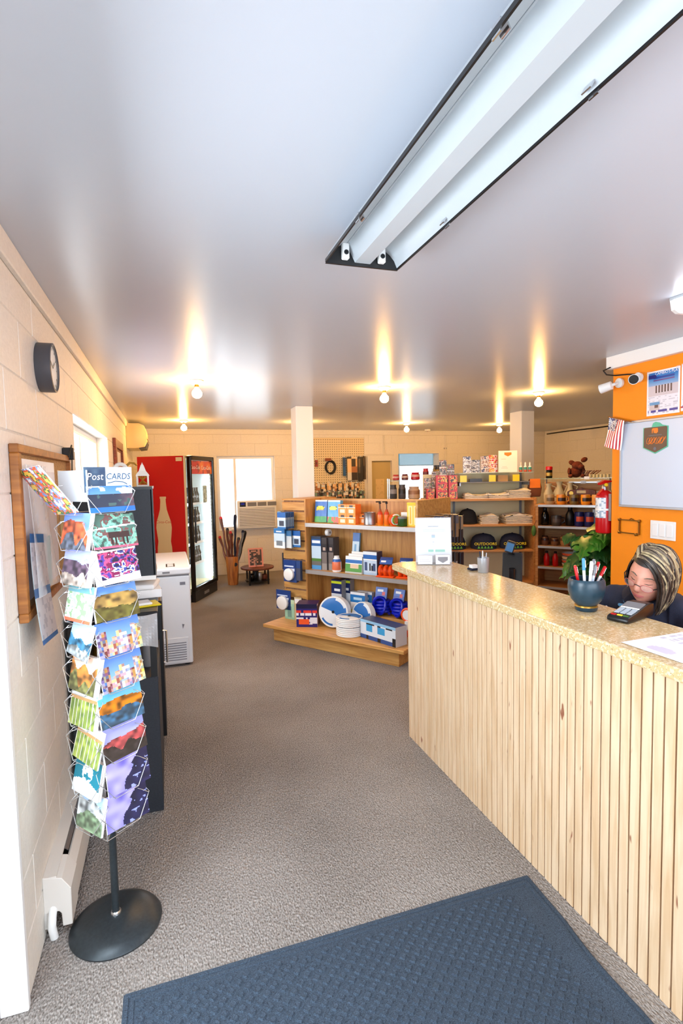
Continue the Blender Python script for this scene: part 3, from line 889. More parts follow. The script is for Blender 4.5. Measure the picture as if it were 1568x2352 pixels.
sheet_obj('folded_leaflet', 'long folded leaflet with blue bands hanging off the notice board', 'leaflet', 2.13, 1.075, .26, .38, art_fold, .03, 6, off=.034)
sheet_obj('paper_sheet', 'teal paper corner at the foot of the notice board', 'paper', 2.39, 1.22, .16, .2, lambda u, v: (30, 150, 164), .0, off=.016)
t = wall_x('small black cable clip at the top corner of the notice board', 'cable_clip', 'clip', 2.97, 1.775)
MB().box(-.022, .022, -.05, -.001, -.03, .03).build('clip_body', 'black_plastic', t, bevel=.004)
MB().tube([(-.06, -.035, -.02), (-.05, -.045, .025), (-.02, -.045, .04), (.0, -.04, .03)], .004, 6).build('wire', 'cable', t, smooth=True)
MB().tube([(.0, -.04, -.03), (.0, -.035, -.15), (.01, -.03, -.3)], .003, 6).build('wire', 'cable', t, smooth=True)

t = wall_x('red brown wooden picture frame past the left window', 'picture_frame', 'picture', 6.3, 1.84)
for n_, a in (('frame_rail', (-.5, .5, .13, .22)), ('frame_rail', (-.5, .5, -.22, -.13)), ('frame_stile', (-.5, -.38, -.13, .13)), ('frame_stile', (.38, .5, -.13, .13))):
    MB().box(a[0], a[1], -.03, -.001, a[2], a[3]).build(n_, 'red_wood', t, bevel=.004)
MB().box(-.38, .38, -.012, -.001, -.13, .13).build('picture_mount', 'red_wood', t)
MB().box(-.2, .25, -.015, -.012, -.1, .1).build('print', 'paper', t)

t = wall_x('cream split air conditioner high on the left wall', 'air_conditioner', 'air conditioner', 8.3, 2.07)
pf = [(0, .0), (0, .34), (-.17, .34), (-.235, .31), (-.27, .22), (-.265, .08), (-.235, .015), (-.12, 0)]
MB().prism([(p[0], p[1]) for p in pf], -.4, .4, 'x').build('casing', 'cream_plastic', t, bevel=.012, seg=2, smooth=True)
for x in (-.29, -.1, .1, .29): MB().prism([(-.272, .088), (-.246, .006), (-.16, -.004), (-.16, .01), (-.23, .02), (-.255, .088)], x-.08, x+.08, 'x').build('louver', 'black_plastic', t)
MB().box(-.41, .41, -.275, -.268, .12, .125).build('seam', 'grey_plastic', t)

# baseboard heater
t = thing('baseboard_heater', 'long white baseboard heater with open slot by the rack', 'heater', (XL, 2.08, 0))
Lh = 4.1
MB().prism([(0.0, .03), (.012, .03), (.012, .195), (.045, .215), (.045, .222), (0, .222)], .0, Lh, 'y').build('back_panel', 'heater_white', t)
MB().prism([(.074, .03), (.086, .03), (.088, .165), (.066, .203), (.06, .2), (.076, .163)], .0, Lh, 'y').build('front_panel', 'heater_white', t)
MB().box(.02, .07, .05, Lh, .07, .15).build('fins', 'black_plastic', t)
MB().prism([(.046, .217), (.058, .206), (.06, .208), (.048, .219)], .16, Lh, 'y').build('damper', 'steel', t)
MB().prism([(0, .09), (.048, .09), (.056, .08), (.058, .03), (.09, .03), (.091, .168), (.062, .212), (.0, .226)], -.004, .13, 'y').build('end_cap', 'heater_white', t, bevel=.002)
MB().tube([(.03, .02, .12), (.028, -.012, .085), (.026, -.02, .05), (.03, -.01, .0)], .014, 12).build('pipe', 'white_plastic', t, smooth=True)

# ================================================================== black cabinet with hutch, by the rack
t = thing('black_cabinet', 'tall black cabinet beside the postcard rack with open upper shelf', 'cabinet', (XL, 2.72, 0))
cw, cd = .405, .66   # x, y
MB().box(.02, cw, 0, cd, .0, .68).build('body', 'dark_slate', t, bevel=.003)
MB().box(.02, cw+.01, -.008, cd, .985, 1.005).build('top', 'black_plastic', t, bevel=.003)
for x, y in ((.03, .004), (cw-.02, .004), (.03, cd-.03), (cw-.02, cd-.03)): MB().box(x-.012, x+.018, y, y+.03, .68, .985).build('post', 'black_plastic', t)
MB().box(.03, .045, .02, cd-.02, .68, .985).build('back', 'dark_slate', t)
for k in range(5): 
    dr = MB().box(.05, .24, -.01, -.001, .06+k*.12, .17+k*.12).build('drawer', 'grey_plastic', t, bevel=.003)
    MB().lathe([(.009, 0), (.011, .008), (.004, .012), (.0, .018)], 12, m=Matrix.Translation((.145, -.01, .115+k*.12)) @ R90).build('knob', 'steel', dr, smooth=True)
t = thing('hutch', 'dark slate hutch standing on the black cabinet', 'hutch', (XL, 2.98, 1.005))
MB().box(.02, .405, 0, .022, .13, .595).build('side_panel', 'dark_slate', t)
MB().box(.02, .405, .37, .392, .0, .595).build('side_panel', 'dark_slate', t)
MB().box(.02, .04, .022, .37, .0, .595).build('back_panel', 'dark_slate', t)
MB().box(.02, .41, -.004, .395, .108, .13).build('shelf', 'white_plastic', t)
MB().box(.02, .41, -.004, .395, .583, .597).build('top', 'black_plastic', t)
MB().box(.02, .05, 0, .03, .0, .108).build('leg', 'black_plastic', t)
MB().box(.40, .412, .0, .02, .13, .59).build('edge_strip', 'black_plastic', t)
t = thing('low_cabinet', 'plain black cabinet behind the tall black one', 'cabinet', (XL, 3.42, 0))
MB().box(.02, .425, 0, .42, .05, .9).build('body', 'black_plastic', t, bevel=.004)
MB().box(.05, .40, .02, .40, 0, .05).build('plinth', 'black_plastic', t)
MB().tube([(.425, .05, .7), (.445, .05, .7), (.445, .05, .5), (.425, .05, .5)], .006, 8).build('handle', 'chrome', t)
# papers on the cabinet
def flat(name, label, cat, x, y, z, w, d, h, rz, material='paper', bevel=.004, **k):
    o = MB().box(-w/2, w/2, -d/2, d/2, 0, h).build(name, material, bevel=bevel, **k)
    o.location = (x, y, z); o.rotation_euler = (0, 0, rz)
    return tag(o, label, cat)
flat('envelope_stack', 'stack of white envelopes under the hutch', 'envelopes', -.16, 3.14, 1.005, .22, .25, .045, .1)
flat('envelope_stack', 'white padded envelopes lying on the stack under the hutch', 'envelopes', -.165, 3.12, 1.0505, .21, .2, .03, -.15, bevel=.012, seg=3, smooth=True)
flat('envelope', 'yellow envelope on the front of the black cabinet', 'envelope', -.15, 2.86, 1.005, .2, .12, .008, .25, material='yellow_text')
flat('note_pad', 'white note pad lying on the yellow envelope', 'note pad', -.16, 2.85, 1.0135, .14, .085, .012, .25)
o = MB().sheet(lambda u, v: (.2*(u-.5), .02*math.sin(u*7+v*3)-.02-.05*v*(u-.3), -.15*v+.0), 14, 10).build('plastic_sleeve', 'blister_plastic', solid=.001)
o.location = (-.16, 2.70, 1.0); tag(o, 'clear plastic sleeve hanging off the black cabinet front', 'plastic sleeve')
for i, (x, y, r, hgt, mt_, lb) in enumerate(((-.35, 2.9, .028, .16, 'brass', 'small brass tube standing in the cabinet opening'), (-.2, 2.95, .03, .13, 'terracotta', 'small brown jar standing in the cabinet opening'), (-.12, 2.9, .024, .19, 'grey_plastic', 'small grey can standing in the cabinet opening'))):
    o = MB().lathe([(r*.9, 0), (r, .01), (r, hgt*.8), (r*.6, hgt*.88), (r*.6, hgt), (0, hgt)], 16).build('jar', mt_, smooth=True); o.location = (x, y, .68); tag(o, lb, 'jar', 'jars in the cabinet opening')
# lantern and wreath on the hutch
t = thing('table_lantern', 'white wire lantern with a pointed roof on the hutch', 'lantern', (-.115, 3.2, 1.602))
MB().box(-.032, .032, -.032, .032, 0, .008).build('base', 'lace_white', t)
for sx_ in (-1, 1):
    for sy_ in (-1, 1): MB().box(sx_*.028-.004, sx_*.028+.004, sy_*.028-.004, sy_*.028+.004, .008, .06).build('post', 'lace_white', t)
for k in range(4):
    b = MB(); m = Matrix.Rotation(k*PI/2, 4, 'Z')
    for i in range(5):
        b.tube([m @ Vector((-.024+.012*i, -.028, .01)), m @ Vector((.024-.012*i, -.028, .058))], .0022, 4)
    b.build('lattice', 'gold', t)
MB().lathe([(.05, .058), (.046, .066), (.026, .085), (.012, .115), (.004, .125), (.0, .135)], 4, m=Matrix.Rotation(PI/4, 4, 'Z')).build('roof', 'lace_white', t)
t = thing('wreath', 'oval wood framed ornament with a white frilled rim beside the lantern', 'ornament', (-.222, 3.12, 1.602), math.radians(20))
pts = [(.042*math.cos(a), 0, .062+.06*math.sin(a)) for a in [2*PI*k/28 for k in range(28)]]
MB().tube(pts, .011, 8, closed=True).build('rim', 'lace_white', t, smooth=True)
MB().prism([(.036*math.cos(2*PI*k/24), .062+.054*math.sin(2*PI*k/24)) for k in range(24)], -.004, .006, 'y').build('panel', 'vase_wood', t)
MB().box(-.008, .008, -.008, -.004, .045, .075).build('tag', 'paper', t)
MB().tube([(.03, 0, .11), (.05, 0, .13), (.075, .01, .128), (.09, .02, .118)], .007, 8).build('handle', 'gold', t, smooth=True)

# ================================================================== chest freezer
t = thing('chest_freezer', 'white chest freezer with vent grille behind the black cabinets', 'freezer', (0, 4.83, 0))
MB().box(-.42, .178, 0, 1.08, .02, .80).build('body', 'freezer_white', t, bevel=.012, seg=2)
MB().box(-.42, .186, -.012, 1.09, .812, .868).build('lid', 'freezer_white', t, bevel=.012, seg=2)
MB().box(-.41, .17, .004, 1.07, .80, .812).build('gasket', 'grey_plastic', t)
b = MB()
MB().box(-.07, .145, -.006, .0, .035, .255).build('vent_panel', 'freezer_white', t, bevel=.002)
for k in range(8): MB().box(-.06, .125, -.009, -.004, .06+.021*k, .066+.021*k).build('vent_slot', 'grey_text', t)
st_ = MB().box(-.02, .055, .1, .28, .8682, .8692).build('sticker', 'black_text', t)
for k in range(4): MB().box(-.008, .043, .12+.04*k, .14+.04*k, .8693, .8696).build('print_line', 'white_text', st_)
MB().box(.09, .135, -.003, 0, .72, .745).build('badge', 'grey_text', t)
MB().box(-.05, .01, -.016, -.008, .83, .845).build('handle', 'grey_plastic', t)
for x in (-.37, .13):
    for y in (.06, 1.02): MB().lathe([(.025, 0), (.025, .02)], 12, m=Matrix.Translation((x, y, 0))).build('foot', 'black_plastic', t)
MB().prism([(.1, .33), (.115, .37), (.095, .375)], -.002, 0, 'y').build('scuff', 'grey_text', t)

# ================================================================== drinks fridge
FR = math.radians(63.2)
t = thing('drinks_fridge', 'tall black framed glass door drinks fridge with red side panel', 'fridge', (.33, 7.26, 0), FR)
fwid, fdep, fh = .80, .74, 1.94     # local x along the front, +y into the body
MB().box(0, fwid, .06, .075, .12, 1.93).build('inner_frame', 'black_plastic', t) if 0 else None
b = MB()
b.box(0, .012, .075, fdep, .1, fh).box(fwid-.012, fwid, .075, fdep, .1, fh).box(0, fwid, fdep-.015, fdep, .1, fh)
b.box(.012, fwid-.012, .075, fdep-.015, fh-.03, fh).box(.012, fwid-.012, .075, fdep-.015, .1, .18)
b.build('casing', 'cream_plastic', t)
side = MB().box(-.006, 0, .1, fdep, .1, fh-.002).build('side_panel', 'fridge_red', t); side['label'] = 'red side panel with a bottle silhouette'
MB().box(.012, .03, .09, fdep-.015, .18, fh-.03).box(fwid-.03, fwid-.012, .09, fdep-.015, .18, fh-.03).box(.03, fwid-.03, fdep-.03, fdep-.015, .18, fh-.03).build('liner', 'fridge_inside', t)
bott = [(.0, 0), (.048, 0), (.052, .03), (.05, .12), (.044, .2), (.05, .3), (.054, .38), (.05, .46), (.036, .54), (.024, .62), (.019, .72), (.019, .76), (.022, .765), (.022, .79), (.0, .79)]
poly = [(p, q) for p, q in bott]+[(-p, q) for p, q in bott[-2:0:-1]]
sil = MB().prism([(.40+p*2.0, .62+q*1.0) for p, q in poly], -.0072, -.006, 'x').build('bottle_silhouette', 'cream_plastic', t)
text('Coca-Cola', .052, 'red_text', sil, (-.0078, .40, 1.06), (PI/2, 0, -PI/2), shear=.2)
MB().box(-.0072, -.006, .115, .2, fh-.07, fh-.02).build('sticker', 'cream_plastic', t)
# door
b = MB()
b.box(0, .04, 0, .06, .14, fh).box(fwid-.055, fwid, 0, .06, .14, fh).box(.04, fwid-.055, 0, .06, fh-.06, fh).box(.04, fwid-.055, 0, .06, .14, .2)
dr = b.build('door', 'black_gloss', t, bevel=.012, seg=2)
MB().box(.055, fwid-.055, .028, .034, .2, 1.70).build('pane', 'glass', dr)
def art_head(u, v):
    c = mixc((226, 60, 24), (250, 150, 40), vn(u*6, v*3, 5))
    if u < .34: c = (206, 20, 20)
    return mixc(c, (120, 16, 12), .6*(vn(u*9, v*4, 8) > .72))
b = MB(); b.grid((.055, .02, 1.70), (fwid-.11, 0, 0), (0, 0, .175), 36, 10, art_head)
hd = b.build('header_print', 'printed', dr)
text('Coca-Cola', .07, 'white_text', hd, (.18, .018, 1.765), shear=.2)
text('Coca-Cola', .075, 'white_text', hd, (.53, .018, 1.76), shear=.2)
MB().tube([(-.01, -.035, .8), (-.01, -.04, .82), (-.01, -.04, 1.22), (-.01, -.035, 1.24)], .013, 8).build('handle', 'black_plastic', dr, smooth=True)
MB().box(.02, fwid-.02, .01, .07, .0, .14).build('kick_plate', 'black_plastic', t, bevel=.004)
MB().box(.3, .46, .003, .01, .05, .09).build('badge', 'steel', t)
MB().box(.0, fwid, .07, fdep-.02, .0, .1).build('compressor_box', 'black_plastic', t)
ls = MB()
MB().box(fwid-.078, fwid-.057, .065, .08, .22, 1.68).build('light_strip', 'led_strip', t)
for k in range(30): ls.box(fwid-.079, fwid-.0565, .063, .0648, .24+k*.048, .255+k*.048)
ls.build('light_clips', 'black_plastic', t)
MB().box(.06, .075, .07, .08, .22, 1.68).build('light_strip', 'led_strip', t)
SZ = [.18, .48, .76, 1.03, 1.30]
for z in SZ[1:]:
    b = MB()
    for k in range(11): b.tube([(.035+.072*k, .12, z-.005), (.035+.072*k, .66, z-.005)], .003, 4)
    b.box(.03, fwid-.03, .105, .112, z-.02, z+.012)
    b.build('shelf', 'white_plastic', t)
FM = Matrix.Translation((.33, 7.26, 0)) @ Matrix.Rotation(FR, 4, 'Z')
bp_ = [(.0, .001), (.028, .001), (.031, .006), (.03, .05), (.027, .07), (.031, .1), (.031, .12), (.02, .15), (.013, .175), (.0125, .2), (.0145, .202), (.0145, .215), (.0, .217)]
bm_body = MB().lathe(bp_[:10], 12).mesh('bottle_glass', 'black_glass', smooth=True)
bm_cap = MB().lathe(bp_[9:], 12).mesh('cap', 'black_plastic', smooth=True)
bm_lab = MB().lathe([(.0315, .075), (.0318, .076), (.0318, .1), (.0315, .101)], 12).mesh('bottle_label', 'steel', smooth=True)
ORD = ('first', 'second', 'third', 'fourth', 'fifth', 'sixth', 'seventh', 'eighth', 'ninth')
shn = {1: 'lowest', 2: 'second', 3: 'third', 4: 'top'}
for si in (1, 2, 3, 4):
    for k in range(7):
        for row in range(2):
            p = FM @ Vector((.10+.075*k+.02*row, .17+.085*row, SZ[si]-.0005))
            lb = '%s dark drink bottle from the left, %s row of the %s fridge shelf' % (ORD[k], ('front', 'rear')[row], shn[si])
            bt = thing('drink_bottle', lb, 'bottle', p, FR, 'dark bottles in the drinks fridge')
            obj('bottle_glass', bm_body, bt); obj('cap', bm_cap, bt); obj('bottle_label', bm_lab, bt)
def in_fridge(o, x, y, z, label, cat): o.matrix_world = FM @ Matrix.Translation((x, y, z)); return tag(o, label, cat)
in_fridge(printbox('drink_carton', .2, .1, .16, art_pack([(.2, (210, 200, 120)), (1, (216, 214, 150))], [(.55, .8, .1, .9, (244, 244, 236))]), (206, 200, 130)), .18, .36, 1.03, 'pale yellow carton at the back of the fridge shelf', 'carton')
in_fridge(printbox('drink_carton', .26, .12, .22, art_pack([(1, (228, 238, 240))], [(.1, .5, .2, .5, (190, 210, 206))]), (220, 232, 236)), .25, .3, .18, 'white carton on the floor of the fridge', 'carton')
nt_ = MB().grid((.42, .026, 1.30), (.14, 0, 0), (0, 0, .24), 10, 14, lambda u, v: (140, 170, 176) if hsh(int(u*8), int(v*10), 4) > .55 else (196, 222, 226)).build('door_notice', 'printed', dr)

# ================================================================== back wall
t = thing('window_air_conditioner', 'white window air conditioner with slatted grille in the back window', 'air conditioner', (1.47, YB, .78))
MB().box(-.33, .33, -.12, .3, 0, .47).build('casing', 'white_plastic', t, bevel=.012, seg=2)
MB().box(-.30, .30, -.124, -.119, .03, .345).build('grille_recess', 'grey_plastic', t)
for k in range(12): MB().box(-.30, .30, -.132, -.121, .036+k*.026, .051+k*.026).build('grille_slat', 'white_plastic', t)
for k in range(3): MB().box(-.16+k*.17, -.01+k*.17, -.126, -.119, .375, .44).build('air_outlet', 'grey_plastic', t)
cp = MB().box(-.29, -.19, -.126, -.119, .37, .445).build('control_panel', 'black_plastic', t)
MB().box(-.27, -.21, -.1275, -.1262, .40, .43).build('display', 'blue_hose', cp)
MB().box(-.42, .36, -.035, .0, -.03, .0).build('support_sill', 'white_plastic', t)

t = thing('walking_stick_vase', 'tapered wooden vase with a dark knot holding walking sticks', 'vase', (.94, 8.3, 0))
MB().lathe([(.075, 0), (.078, .02), (.1, .40), (.1, .44), (.086, .44), (.07, .1), (.0, .1)], 8).build('vase_body', 'vase_wood', t)
MB().lathe([(.0, 0), (.028, 0), (.03, .004), (.0, .006)], 10, m=Matrix.Translation((.035, -.082, .32)) @ R90).build('knot', 'black_text', t)
sticks = [(-.05, -.04, -.12, 0.0, 1.02, 'stick_wood', 'red brown'), (.05, .0, .03, -.02, 1.04, 'navy_fabric', 'dark blue'), (-.02, .03, -.05, .02, .84, 'stick_wood', 'mid brown'),
          (.0, -.05, -.03, -.05, .80, 'stick_wood', 'short brown'), (.045, -.03, .14, -.03, .80, 'grey_plastic', 'grey patterned'), (.03, .045, .2, .02, .78, 'black_fabric', 'black'),
          (-.045, .02, -.14, .04, .72, 'stick_wood', 'leaning brown'), (.0, .0, .0, .0, .76, 'red_wood', 'red wood'), (.03, -.05, .07, -.06, .70, 'stick_wood', 'shortest brown')]
for i, (x, y, dx, dy, h, mt_, lb) in enumerate(sticks):
    s_ = thing('walking_stick', '%s walking stick standing in the wooden vase' % lb, 'walking stick', (.94+x*.6, 8.3+y*.6, .101), group='walking sticks in the wooden vase')
    n_ = 9; pts = [(dx*(k/n_)+.006*math.sin(k*2+i), dy*(k/n_), (h-.1)*k/n_) for k in range(n_+1)]
    MB().tube(pts, [.017+.003*math.sin(k*1.7+i) for k in range(n_)]+[.024], 8).build('shaft', mt_, s_, smooth=True)
    MB().tube([pts[-1], (pts[-1][0], pts[-1][1], pts[-1][2]+.035)], [.026, .016], 8).build('grip', ('red_text', 'navy_fabric', 'black_plastic')[i % 3], s_, smooth=True)

t = thing('low_round_table', 'low round dark table below the air conditioner', 'table', (1.31, 8.25, 0))
MB().lathe([(.25, .235), (.255, .245), (.255, .258), (.25, .262), (.0, .262)], 32).build('tabletop', 'stick_wood', t, smooth=True)
for k in range(4):
    a = PI/4+k*PI/2
    MB().tube([(.2*math.cos(a), .2*math.sin(a), 0), (.2*math.cos(a), .2*math.sin(a), .236)], .014, 8).build('leg', 'black_plastic', t)
MB().lathe([(.19, .05), (.19, .06), (.0, .06)], 24).build('lower_shelf', 'black_plastic', t)
for i, (x, y, r, h, mt_, lb) in enumerate(((-.1, -.06, .05, .1, 'black_gloss', 'black pot at the left on the lower shelf of the round table'), (.02, -.11, .035, .12, 'steel', 'steel cup on the lower shelf of the round table'), (.1, -.03, .05, .08, 'stick_wood', 'brown bowl on the lower shelf of the round table'), (-.02, .07, .05, .13, 'dark_grey_metal', 'dark grey tin at the back of the round table shelf'))):
    o = MB().lathe([(r*.7, 0), (r, h*.3), (r*.95, h*.9), (r*.8, h), (r*.75, h*.95), (0, h*.3)], 16).build('pot', mt_, smooth=True); o.location = (1.31+x, 8.25+y, .0605); tag(o, lb, 'pot', 'pots under the round table')
t = thing('table_sign', 'pink bordered sign card with dark panel on the round table', 'sign', (1.29, 8.22, .2625), 0, rot=(-.2, 0, 0))
b = MB(); b.grid((-.115, 0, 0), (.23, 0, 0), (0, 0, .29), 20, 24, lambda u, v: (236, 150, 130) if min(u, 1-u, v, 1-v) < .1 else ((70, 56, 50) if hsh(int(u*9), int(v*14), 2) > .35 else (200, 140, 116)))
b.quad((.115, .006, 0), (-.115, .006, 0), (-.115, .006, .29), (.115, .006, .29), (236, 150, 130)); b.build('card', 'printed', t)
MB().prism([(.0, .0), (.09, 0), (.0, .14)], -.01, .01, 'x').build('easel_back', 'paper', t)

# pegboard and its goods
t = thing('pegboard', 'tan perforated pegboard on the back wall', 'pegboard', (2.985, YB, .9))
MB().box(-.475, .475, -.012, .0, .0, 1.41).build('board', 'pegboard', t)
PB = YB-.012
def peg_item(name, label, cat, x, z, w, h, art, d=.02, group='goods on the pegboard', dark=(40, 40, 44)):
    it = thing(name, label, cat, (x, PB-.002, z), group=group)
    printbox('card', w, d, h, art, dark, 12, 12, parent=it, loc=(0, -.045, -h))
    MB().tube([(0, .002, .012), (0, -.07, .012), (0, -.078, .02)], .0025, 5).build('hook', 'steel', it)
    MB().box(-.012, .012, -.05, -.04, 0, .02).build('hang_tab', 'white_plastic', it)
    return it
t = thing('cable_coil', 'coil of black cable hanging on the pegboard', 'cable', (2.80, PB-.03, 1.90), group='goods on the pegboard')
for k in range(4): MB().tube([(.085*math.cos(a)+.006*k, -.008*k+.02, -.11+(.1+.006*k)*math.sin(a)) for a in [2*PI*q/20 for q in range(20)]], .011, 6, closed=True).build('cable_loop', 'rubber', t, smooth=True)
MB().box(-.09, .02, -.02, .0, .0, .05).build('label_card', 'red_wood', t)
MB().tube([(0, .03, .01), (0, -.05, .01)], .003, 5).build('hook', 'steel', t)
A_ = art_pack
def art_rand(seed, pal):
    return lambda u, v: pal[int(hsh(int(u*2.4), int(v*3.4), seed)*len(pal)) % len(pal)]
tanp = [(226, 178, 120), (240, 200, 150), (60, 50, 46), (170, 110, 70), (220, 214, 200)]
peg_item('blister_pack', 'small red edged pack at the left edge of the pegboard', 'blister pack', 2.545, 1.920, .05, .12, A_([(1, (150, 60, 60))], [(.3, .7, .3, .7, (60, 50, 50))]))
peg_item('tool_pack', 'narrow tall blue pack on the pegboard', 'blister pack', 3.06, 1.960, .05, .33, A_([(.5, (40, 90, 140)), (1, (30, 70, 120))]))
peg_item('tool_pack', 'large tan carded kit on the pegboard', 'blister pack', 3.21, 1.970, .19, .42, art_rand(4, tanp))
peg_item('tool_pack', 'dark narrow pack at the right of the pegboard', 'blister pack', 3.37, 1.970, .09, .44, art_rand(5, [(50, 46, 44), (90, 80, 70), (120, 100, 80)]))
peg_item('tool_pack', 'second dark pack at the right end of the pegboard', 'blister pack', 3.445, 1.980, .045, .42, art_rand(6, [(60, 50, 46), (110, 90, 70)]))
for i in range(8):
    peg_item('blister_pack', '%s small tan carded part from the left in the upper pegboard row' % ORD[i], 'blister pack', 2.56+.105*i, 1.515-.02*(i % 2), .085, .13, art_rand(10+i, tanp))
for i in range(9):
    peg_item('blister_pack', '%s small dark carded part from the left in the lower pegboard row' % ORD[i], 'blister pack', 2.55+.105*i, 1.36-.015*(i % 2), .09, .14, art_rand(30+i, [(50, 46, 44), (120, 150, 130), (200, 150, 110), (90, 90, 96), (226, 220, 210)]))

# notice on the tan door, conduit, smoke detector and cables on the back wall
o = MB().grid((-.085, 0, 0), (.17, 0, 0), (0, 0, .36), 8, 16, lambda u, v: (226, 196, 140) if hsh(int(u*6), int(v*16), 2) > .1 else (214, 184, 130)).build('door_notice', 'printed')
o.location = (3.79, YB+.057, 1.2); tag(o, 'long tan paper notice on the back door', 'notice')
t = thing('conduit', 'thin vertical conduit on the back wall right of the doorway', 'conduit', (5.12, YB, 0))
MB().tube([(0, -.012, 1.3), (0, -.012, 2.36)], .011, 8).build('pipe', 'wall_paint', t, smooth=True)
for z in (1.6, 2.1): MB().box(-.03, .03, -.006, 0, z, z+.03).build('strap', 'steel', t)
t = thing('conduit', 'short double conduit above the tan back door', 'conduit', (3.85, YB, 0))
for x in (-.015, .015): MB().tube([(x, -.012, 1.99), (x, -.012, 2.36)], .008, 8).build('pipe', 'wall_paint', t, smooth=True)
o = MB().tube([(XR-.02, 9.1, 2.39), (XR-.02, 8.5, 2.40), (XR-.02, 7.9, 2.395), (XR-.02, 7.0, 2.41), (XR-.02, 6.2, 2.40)], .012, 6).build('wall_cable', 'cable', smooth=True)
tag(o, 'black cable running along the top of the far right wall', 'cable')
t = thing('smoke_detector', 'small white smoke detector high on the back wall right of the doorway', 'smoke detector', (4.62, YB-.25, ZC))
MB().lathe([(.05, 0), (.055, -.01), (.05, -.03), (.03, -.036), (0, -.036)], 20).build('cover', 'white_plastic', t, smooth=True)
MB().lathe([(.01, -.036), (.01, -.039), (0, -.039)], 10).build('test_button', 'red_text', t)

# ================================================================== oak gondola (turned 53 degrees)
GA = math.radians(-53.5); GO = (.876, 5.285)
GM = Matrix.Translation((GO[0], GO[1], 0)) @ Matrix.Rotation(GA, 4, 'Z')
t = thing('oak_gondola', 'oak display gondola with three shelves and slatted end tower', 'display shelf', (GO[0], GO[1], 0), GA)
GL, VF, VB = 1.56, .33, .60
MB().box(.075, GL-.05, .075, 1.10, 0, .14).build('plinth', 'oak', t, bevel=.003)
MB().box(0, GL+.04, 0, 1.18, .14, .175).build('deck', 'oak', t, bevel=.005)
MB().box(.31, GL, VB, VB+.03, .175, 1.40).build('back_panel', 'oak_upright', t)
MB().box(.31, GL, VB-.01, VB+.04, 1.385, 1.405).build('top_rail', 'oak', t)
# end tower: box with slats
MB().box(.022, .30, VF+.012, .85, .175, 1.395).build('tower_core', 'groove_wood', t)
MB().box(.300, .318, VF, .86, .175, 1.41).build('tower_side', 'oak_upright', t, bevel=.002)
MB().box(.004, .30, VF, .86, 1.395, 1.412).build('tower_top', 'oak', t)
for k in range(12):
    z = .19+k*.1005
    MB().box(.006, .30, VF, VF+.012, z, z+.082).build('slat', 'oak', t, bevel=.002)
    MB().box(.006, .022, VF+.012, .84, z, z+.088).build('slat', 'oak', t, bevel=.002)
# right end panel
MB().box(GL, GL+.022, VF-.02, 1.0, .175, 1.41).build('end_panel', 'oak', t, bevel=.003)
for z, v0 in ((1.17, VF-.01), (.70, VF-.02)):
    sh = MB().box(.319, GL-.001, v0, VB, z-.022, z).build('shelf', 'oak', t)
    MB().box(.319, GL-.001, v0-.006, v0, z-.035, z+.003).build('price_rail', 'shelf_steel', sh)
MB().box(.319, GL-.001, .44, VB, .175, .30).build('riser', 'oak', t)
def gpos(u_, v_, z_): return GM @ Vector((u_, v_, z_))
def on_g(o, u_, v_, z_, rz=0, label=None, cat=None, group=None, tilt=0):
    o.matrix_world = GM @ Matrix.Translation((u_, v_, z_)) @ Matrix.Rotation(rz, 4, 'Z') @ Matrix.Rotation(tilt, 4, 'X')
    if label: tag(o, label, cat, group)
    return o
BL, LB, NV, OR = (24, 92, 176), (90, 168, 226), (20, 40, 96), (244, 120, 30)
# --- top shelf goods
def art_dry(a, b2):
    return lambda u, v: (240, 244, 250) if v > .94 else (mixc(a, (255, 255, 255), .2*vn(u*6, v*6, 2)) if not (.12 < u < .75 and .55 < v < .72) else ((236, 226, 70) if abs(u-.43)+abs(v-.63)*2 < .35 else (30, 110, 70))) if v > .28 else b2 if vn(u*7, v*7, 5) > .35 else (70, 160, 60)
S1, S2 = 1.1705, .7005
on_g(printbox('treatment_pouch', .14, .05, .225, art_dry((16, 92, 190), (40, 150, 70)), BL, 24, 30), .42, .46, S1, .1, 'upright blue and green pouch, leftmost on the top gondola shelf', 'pouch', tilt=-.12)
on_g(printbox('treatment_pouch', .145, .05, .225, art_dry((70, 160, 230), (236, 90, 60)), LB, 24, 30), .59, .45, S1, .05, 'light blue pouch with red fruit print on the top gondola shelf', 'pouch', tilt=-.1)
text('DRY', .05, 'yellow_text', bpy.data.objects['treatment_pouch'], (-.01, -.0262, .12), shear=.2, bold=.001)
oc = art_pack([(.62, (250, 150, 40)), (.68, (250, 240, 220)), (1, (240, 150, 50))], [(.25, .75, .12, .5, (244, 232, 206)), (.3, .7, .74, .94, (60, 46, 50))])
for i, (u_, v_, z_) in enumerate(((.735, .43, 0), (.836, .43, 0), (.735, .43, .0955), (.836, .43, .0955), (.935, .50, 0))):
    on_g(printbox('orange_carton', .098, .1, .095, oc, (226, 110, 40), 14, 14), u_, v_, S1+z_, 0, ('lower left', 'lower right', 'upper left', 'upper right', 'far right')[i]+' orange carton of the cube stack on the top gondola shelf', 'carton', 'orange cartons on the top shelf')
o = MB().lathe([(.056, 0), (.058, .004), (.056, .008), (.056, .112), (.058, .117), (.054, .119), (.052, .112), (0, .112)], 28).build('tin_can', 'steel', smooth=True)
on_g(o, 1.02, .42, S1, 0, 'bare silver tin can on the top gondola shelf', 'can')
